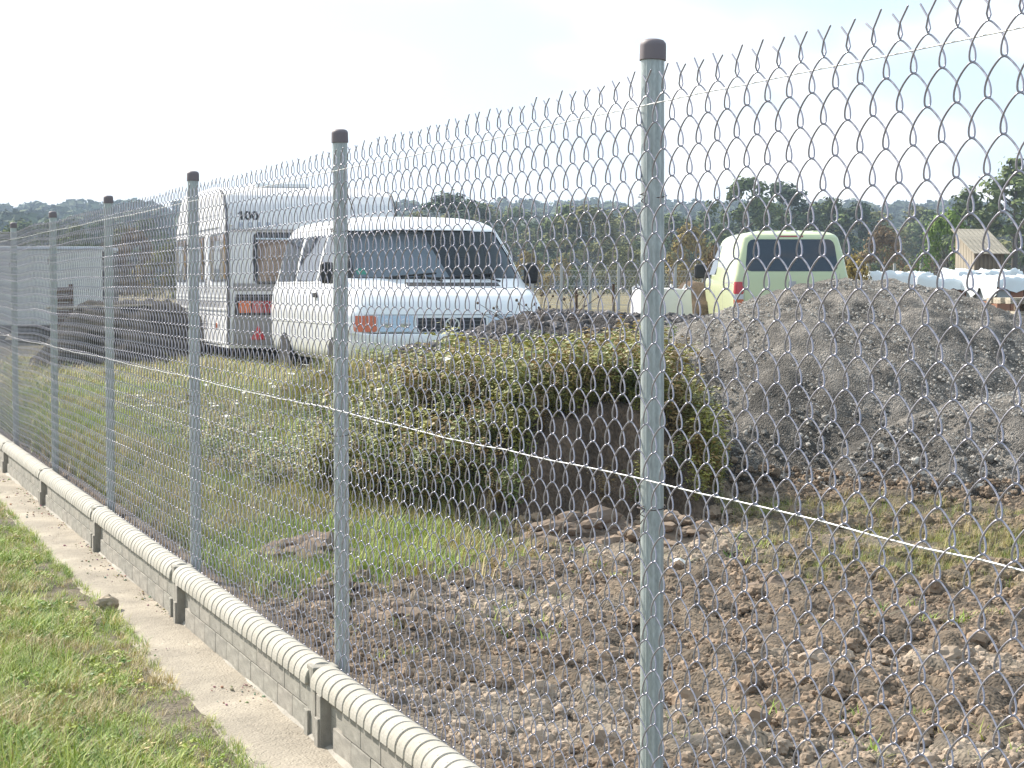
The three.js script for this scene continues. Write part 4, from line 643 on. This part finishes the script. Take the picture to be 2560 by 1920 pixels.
function tree(kind, mat, x, top, d, label, category, group, sx = 1, name) {
  const p = px(x, top, d), gy = groundBase(p.x, d) - 0.08, h = p.y - gy, k = kinds[kind][treeN++ % 3], g = thing(name || (kind === 'bush' ? 'shrub' : 'tree'), p.x, gy, p.z, treeN * 1.7); g.scale.set(h * sx, h, h * sx);
  part(g, 'trunk', k.t, M.bark); part(g, 'crown', k.c, LM[mat]); tag(g, label, category, group);
}
// singled out
tree('broad', 'green', 1612, 392, 140, 'tallest rounded green tree above the pale green van, left one', 'tree', null, 1.0);
tree('broad', 'dark', 1690, 400, 150, 'tall dark green tree above the roof of the pale green van', 'tree', null, 1.05);
tree('tall', 'green', 1795, 436, 150, 'slim green tree right of the pale green van roof', 'tree', null, 1.2);
tree('tall', 'green', 2188, 352, 105, 'tall loose green tree at the right picture edge', 'tree', null, 1.25);
tree('tall', 'green', 2090, 412, 115, 'slim green tree behind the wooden shed', 'tree', null, 1.1);
tree('bush', 'bright', 2045, 462, 78, 'bright green rounded willow left of the wooden shed', 'shrub', null, 0.62);
tree('bush', 'brown', 1905, 500, 92, 'brown rounded shrub right of the pale green van', 'shrub', null, 0.8);
tree('bush', 'ochre', 1487, 492, 100, 'ochre shrub left of the pale green van', 'shrub', null, 0.8);
tree('broad', 'dark', 965, 428, 160, 'dark green clump of tall trees above the white van roof', 'tree', null, 1.4);
tree('broad', 'dark', 1022, 440, 165, 'dark green tree above the right end of the white van roof', 'tree', null, 1.2);
tree('bush', 'green', 165, 492, 115, 'rounded green tree above the pale grey trailer', 'tree', null, 0.75, 'tree');
tree('bush', 'brown', 292, 498, 120, 'grey-brown rounded tree left of the caravan', 'tree', null, 0.6, 'tree');
tree('bush', 'green', 18, 505, 95, 'rounded green tree at the left picture edge', 'tree', null, 0.8, 'tree');
tree('bush', 'brown', 1545, 540, 44, 'dry brown bush behind the brown soil heap', 'shrub', null, 0.35);
tree('bush', 'ochre', 1848, 560, 40, 'dry yellow grass clump beside the right flank of the pale green van', 'shrub', null, 0.55);
{
  const r = rng(314), where = [[40, 'at the far left picture edge'], [220, 'above the pale grey trailer'], [385, 'left of the caravan'], [865, ''], [1060, 'above the white van roof'], [1190, 'just right of the white van'], [1290, 'above the field stakes'], [1400, 'left of the near fence post'], [1500, 'right of the near fence post'], [1620, 'left of the pale green van'], [1740, 'above the pale green van roof'], [1850, 'right of the pale green van'], [1960, 'left of the bright green willow'], [2075, 'behind the bright green willow'], [2400, 'behind the wooden shed']];
  const place = (x) => where.find((w) => x < w[0])[1], tone = { green: 'green', olive: 'olive', dark: 'dark green', ochre: 'ochre', brown: 'brown' };
  for (let i = 0; i < 54; i++) { const x = -50 + i * 44 + (r() - 0.5) * 36, m = ['green', 'olive', 'dark', 'olive', 'green'][Math.floor(r() * 5)], k = r() < 0.5 ? 'broad' : 'tall', top = mix(442, 500, r()) + (x < 380 ? 25 : 0), d = 150 + 60 * r(), w = place(x); if (!w) continue; tree(k, m, x, top, d, `hazy ${k === 'broad' ? 'spreading' : 'slim'} ${tone[m]} tree in the wood ${w}`, 'tree', 'trees in the wood behind the field', 1.3); }
  for (let i = 0; i < 40; i++) { const x = -40 + i * 59 + (r() - 0.5) * 40, m = ['olive', 'green', 'ochre', 'olive', 'brown'][Math.floor(r() * 5)], top = mix(528, 580, r()), d = 105 + 35 * r(), w = place(x); if (!w) continue; tree('bush', m, x, top, d, `${top < 552 ? 'taller' : 'low'} ${tone[m]} shrub along the field edge ${w}`, 'shrub', 'shrubs along the field edge', 0.95); }
}
{ // wooded rise far behind
  const hill = grid(80, 14, (u, v) => { const d = mix(330, 1300, v), x = (u - 0.5) * 2.2 * d; return { p: [x, 0.7 + 13 * sstep(330, 640, d) + 9 * sstep(500, 1000, d) * fbm(x * 0.006 + 3, d * 0.004, 1, 2) - 6 * sstep(1000, 1300, d), -d], c: [0.07, 0.085, 0.035] }; });
  tag(solo('hill', hill, M.field, 'structure'), 'wooded rise on the horizon');
  const hy = (x, d) => 0.1 + 13 * sstep(330, 640, d) + 9 * sstep(500, 1000, d) * fbm(x * 0.006 + 3, d * 0.004, 1, 2);
  for (let k = 0; k < 3; k++) tag(scatter('distant_forest', crown(60 + k, 420, { clumps: 16, y0: 0.12, low: 0.2, rad: 0.30, cr: 0.14, leaf: 0.07 }), leafMat([1, 1, 1]), 1500, 500 + k, (r) => { const d = 330 + 420 * Math.pow(r(), 0.8), x = (r() - 0.5) * 0.9 * d; const h = 8 + 6 * r(), q = 0.7 + 0.6 * r(); return { p: [x, hy(x, d) - 0.5, -d], s: [h * 1.1, h, h * 1.1], ry: r() * 6, c: [0.062 * q, 0.082 * q, 0.04 * q] }; }), 'hazy blue wood on the far rise');
}

// ---------------------------------------------------------------- grass, weeds, flowers
function blades(seed, n, spread, lean, wid) {
  const r = rng(seed), P = [], N = [];
  for (let i = 0; i < n; i++) {
    const a = r() * 6.283, q = spread * Math.sqrt(r()), x = Math.cos(a) * q, z = Math.sin(a) * q, b = r() * 6.283, L = 0.55 + 0.5 * r(), k = lean * (0.4 + 0.9 * r()), w = wid * (0.6 + 0.6 * r()), c = Math.cos(b), s = Math.sin(b);
    const pt = (t, side) => [x + c * k * t * t + -s * w * side * (1 - t * 0.85), L * t * (1 - 0.18 * k * t), z + s * k * t * t + c * w * side * (1 - t * 0.85)];
    const A = pt(0, -1), B = pt(0, 1), C1 = pt(0.55, -1), D = pt(0.55, 1), E = pt(1, 0);
    for (const v of [A, B, D, A, D, C1, C1, D, E]) { P.push(...v); N.push(-c * 0.6, 0.75, -s * 0.6); }
  }
  const g = new THREE.BufferGeometry(); g.setAttribute('position', new THREE.Float32BufferAttribute(P, 3)); g.setAttribute('normal', new THREE.Float32BufferAttribute(N, 3)); return g;
}
function weed(seed, o) {    // leafy branching stems, unit height
  const r = rng(seed), P = [], N = [];
  const card = (x, y, z, s, nx, ny, nz) => { const n = V(nx, ny, nz).normalize(), t = V(r() - 0.5, r() - 0.5, r() - 0.5).cross(n).normalize(), b = V().crossVectors(n, t); for (const [u, v] of [[-1, 0], [0, -0.5], [1, 0], [-1, 0], [1, 0], [0, 0.5]]) { P.push(x + (t.x * u + b.x * v) * s, y + (t.y * u + b.y * v) * s, z + (t.z * u + b.z * v) * s); N.push(n.x, n.y, n.z); } };
  for (let k = 0; k < o.stems; k++) {
    const a = r() * 6.283, l = o.spread * r(), tx = Math.cos(a) * l, tz = Math.sin(a) * l, h = 0.7 + 0.3 * r();
    for (let j = 0; j < 2; j++) { const w = 0.008, dx = j ? w : 0, dz = j ? 0 : w; for (const v of [[-dx, 0, -dz], [dx, 0, dz], [tx, h, tz]]) { P.push(...v); N.push(0, 0.5, 0.8); } }
    for (let i = 0; i < o.leaves; i++) { const t = o.low + (1 - o.low) * Math.pow(r(), 0.7), b = r() * 6.283, q = o.width * (0.3 + r()) * (1.1 - 0.6 * t); card(tx * t + Math.cos(b) * q, h * t, tz * t + Math.sin(b) * q, o.leaf * (0.6 + 0.8 * r()), Math.cos(b) * 0.5 + r() - 0.5, 0.9, Math.sin(b) * 0.5 + r() - 0.5); }
  }
  const g = new THREE.BufferGeometry(); g.setAttribute('position', new THREE.Float32BufferAttribute(P, 3)); g.setAttribute('normal', new THREE.Float32BufferAttribute(N, 3)); return g;
}
const plain2 = std({ color: RGB(1, 1, 1), roughness: 1, side: THREE.DoubleSide });
const leafy = phy({ color: RGB(1, 1, 1), roughness: 0.75, side: THREE.DoubleSide, transmission: 0.3, thickness: 0 });
const pick = (r, list) => { let t = r(), i = 0; while (i < list.length - 1 && t > list[i][0]) t -= list[i++][0]; const q = 0.75 + 0.5 * r(); return list[i].slice(1).map((v) => v * q); };
const lush = [[0.4, 0.24, 0.34, 0.035], [0.35, 0.34, 0.39, 0.06], [0.13, 0.13, 0.24, 0.03], [0.12, 0.50, 0.41, 0.18]], dryish = [[0.35, 0.31, 0.32, 0.06], [0.27, 0.42, 0.33, 0.13], [0.18, 0.48, 0.39, 0.20], [0.2, 0.17, 0.25, 0.04]];
const lawnAt = (r) => { const s = mix(-2.2, 16, r()), e = -0.36 - 3.2 * Math.pow(r(), 1.3) + 0.08 * (fbm(s * 1.4, 2, 0, 3) - 0.5), p = fence(s, e); return { s, e, x: p.x, d: -p.z, bare: fbm(p.x * 1.9 + 11, p.z * 1.9, 3, 3) }; };
for (let k = 0; k < 3; k++) {
  tag(scatter('lawn_grass', blades(k + 1, 12, 0.35, 0.75, 0.028), leafy, 15000, 700 + k, (r) => { const q = lawnAt(r); const edge = sstep(-0.40, -0.75, q.e); if (q.bare > 0.70 && r() < 0.7 || r() > 0.45 + 0.55 * edge) return null; const h = (0.035 + 0.05 * r() + 0.05 * sstep(0.45, 0.3, q.bare) * r()) * (0.6 + 0.4 * edge); return { p: [q.x, groundBase(q.x, q.d) - 0.004, -q.d], s: [h * 1.15, h, h * 1.15], ry: r() * 6.28, c: pick(r, fbm(q.x * 1.3, q.d * 1.3, 6, 2) > 0.55 ? dryish : lush) }; }), 'bright roadside grass in front of the wall');
  tag(scatter('lawn_clover', weed(20 + k, { stems: 4, leaves: 5, low: 0.6, spread: 0.7, width: 0.25, leaf: 0.17 }), leafy, 3000, 720 + k, (r) => { const q = lawnAt(r); if (q.bare > 0.55 || q.e > -0.46) return null; const h = 0.022 + 0.028 * r(); return { p: [q.x, groundBase(q.x, q.d), -q.d], s: h, ry: r() * 6.28, c: pick(r, lush) }; }), 'small clover-like weeds among the roadside grass');
  tag(scatter('meadow_grass', blades(10 + k, 11, 0.3, 0.6, 0.022), leafy, 15000, 740 + k, (r) => { const x = mix(-6, 4.8, r()), d = 8 + 13 * r(), c = cover(x, d); if (fe(x, d) < 0.12 || r() > c * 1.25 || gravelPile(x, d) > 0.12) return null; const left = x < 0.6, far = sstep(10, 16, d), h = left ? 0.06 + 0.14 * r() * r() + far * 0.2 * r() : 0.03 + 0.06 * r() * r(); return { p: [x, surf(x, d) + (d < 18.3 ? soilRelief(x, d) : 0) - 0.012, -d], s: [h, h, h], ry: r() * 6.28, c: pick(r, left ? (fbm(x * 0.9, d * 0.9, 2, 2) > 0.62 ? lush : dryish) : dryish) }; }), 'patchy green and dry grass inside the fence');
  // tall weeds on the mound and along the rough ground behind the posts
  tag(scatter('tall_weeds', weed(30 + k, { stems: 7, leaves: 34, low: 0.12, spread: 0.32, width: 0.12, leaf: 0.033 }), leafy, 2200, 760 + k, (r) => { const x = mix(-4.6, 1.75, r()), d = 10 + 8.5 * r(), m = earthMound(x, d), sl = (earthMound(x, d + 0.15) - earthMound(x, d - 0.15)); if (fe(x, d) < 0.9) return null; const on = m > 0.10 && (sl < 0.14 || (r() < 0.25 && sl < 0.3)); const left = x < -0.25 && d > 11.2 + 0.5 * (x + 0.5) && r() < 0.65 * sstep(0.3, 0.55, fbm(x * 0.8 + 3, d * 0.8, 5, 2)); if (!on && !left) return null; if (stoneHeap(x, d) > 0.5 && r() < 0.85) return null; const h = on ? 0.15 + 0.15 * r() + (r() < 0.16 ? 0.22 * r() : 0)   : 0.14 + 0.22 * r() * r(); return { p: [x, surf(x, d) - 0.02, -d], s: [h * 1.25, h, h * 1.25], ry: r() * 6.28, tx: (r() - 0.5) * 0.3, tz: (r() - 0.5) * 0.3, c: pick(r, on ? [[0.5, 0.27, 0.26, 0.045], [0.25, 0.16, 0.20, 0.04], [0.25, 0.27, 0.18, 0.06]] : [[0.35, 0.22, 0.26, 0.06], [0.3, 0.30, 0.25, 0.09], [0.2, 0.12, 0.19, 0.05], [0.15, 0.36, 0.27, 0.12]]) }; }), 'tangled weeds on the earth mound and rough ground');
}
tag(scatter('dry_stems', weed(91, { stems: 5, leaves: 3, low: 0.7, spread: 0.35, width: 0.04, leaf: 0.03 }), plain2, 130, 797, (r) => { const q = lawnAt(r); if (q.e > -0.8) return null; const h = 0.09 + 0.10 * r(); return { p: [q.x, groundBase(q.x, q.d), -q.d], s: h, ry: r() * 6, tx: (r() - 0.5) * 0.6, c: [0.22, 0.13, 0.07] }; }), 'thin dry brown stems standing in the roadside grass');
tag(scatter('rough_grass', blades(45, 14, 0.5, 0.6, 0.03), leafy, 14000, 795, (r) => { const d = 18 + 14 * r(), x = mix(-0.30, 0.0, r()) * d; if (fe(x, d) < 0.5 || Math.abs(x + 5.75) < 1.1 && d > 28) return null; const h = 0.10 + 0.22 * r() * r(); return { p: [x, groundBase(x, d) - 0.01, -d], s: [h * 1.3, h, h * 1.3], ry: r() * 6, c: pick(r, dryish) }; }), 'rough grass around the parked vehicles');
tag(scatter('mortar_crumbs', rock(81, 0), plain, 900, 796, (r) => { const s = mix(-2, 16, r()), e = -0.13 - 0.24 * r() * r(), p = fence(s, e); if (fbm(s * 2.2, e * 4, 3, 2) < 0.45) return null; return { p: [p.x, 0.008, p.z], s: 0.002 + 0.006 * r() ** 3, ry: r() * 6, c: [0.36, 0.29, 0.21].map((v) => v * (0.6 + 0.7 * r())) }; }), 'soil and mortar crumbs on the concrete strip');
tag(scatter('bare_soil_sprouts', blades(41, 9, 0.4, 0.8, 0.05), leafy, 380, 801, (r) => { const x = mix(-2, 4, r()), d = 5.2 + 4.5 * r(); if (fe(x, d) < 0.15 || fbm(x * 1.7, d * 1.7, 12, 2) < 0.53) return null; const h = 0.03 + 0.05 * r(); return { p: [x, surf(x, d) + soilRelief(x, d) - 0.008, -d], s: [h * 1.2, h, h * 1.2], ry: r() * 6, c: pick(r, lush) }; }), 'small green sprouts on the bare soil');
tag(scatter('white_flowers', (() => { const g = []; for (let i = 0; i < 7; i++) { const c = new THREE.CircleGeometry(0.32, 6); c.rotateX(-Math.PI / 2 + 0.3 * Math.sin(i * 2)); c.translate(Math.cos(i) * 0.55 * (i ? 1 : 0), 1 + 0.08 * Math.sin(i * 3), Math.sin(i) * 0.55 * (i ? 1 : 0)); g.push(c); } g.push(bar(V(0, -9, 0), V(0, 0.95, 0), 0.08, 4)); return merge(g); })(), std({ color: RGB(1, 1, 1), roughness: 0.9, side: THREE.DoubleSide }), 80, 811, (r) => { const x = mix(-4.6, -0.2, r()), d = 11 + 7.5 * r(); if (fe(x, d) < 1.0 || fbm(x * 1.1, d * 1.1, 15, 2) < 0.5) return null; const s = 0.022 + 0.018 * r(); return { p: [x, surf(x, d) + 0.16 + 0.16 * r(), -d], s, ry: r() * 6, tx: (r() - 0.5) * 0.4, tz: (r() - 0.5) * 0.4, c: [0.72, 0.70, 0.64] }; }), 'white flower heads among the weeds');
{ // dried stalks against the van's bonnet
  const defs = [[1105, 16.6, 0.26, 21, 'left spray of dried brown flower stalks against the white bonnet'], [1165, 16.5, 0.36, 22, 'tallest spray of dried brown flower stalks against the white bonnet'], [1235, 16.6, 0.3, 23, 'right spray of dried brown flower stalks against the white bonnet']];
  const dm = std({ color: RGB(0.12, 0.085, 0.06), roughness: 1 });
  defs.forEach(([x, d, h, seed, label]) => { const p = px(x, 619, d), r = rng(seed), g = thing('dried_weed', p.x, surf(p.x, d) - 0.03, p.z); tag(g, label, 'dried weed', 'dried stalks on the stone heap'); for (let i = 0; i < 9; i++) { const a = r() * 6.28, l = 0.1 + 0.2 * r(), t = V(Math.cos(a) * l, h * (0.55 + 0.5 * r()), Math.sin(a) * l * 0.5); const st = part(g, 'stalk', tube([V(0, 0, 0), V(t.x * 0.3, t.y * 0.55, t.z * 0.3), t], 0.0022, 4), dm); const hd = new THREE.IcosahedronGeometry(0.011 + 0.005 * r(), 0); hd.translate(t.x, t.y, t.z); part(st, 'seed_head', hd, dm); } });
}
renderer.render(scene, camera);
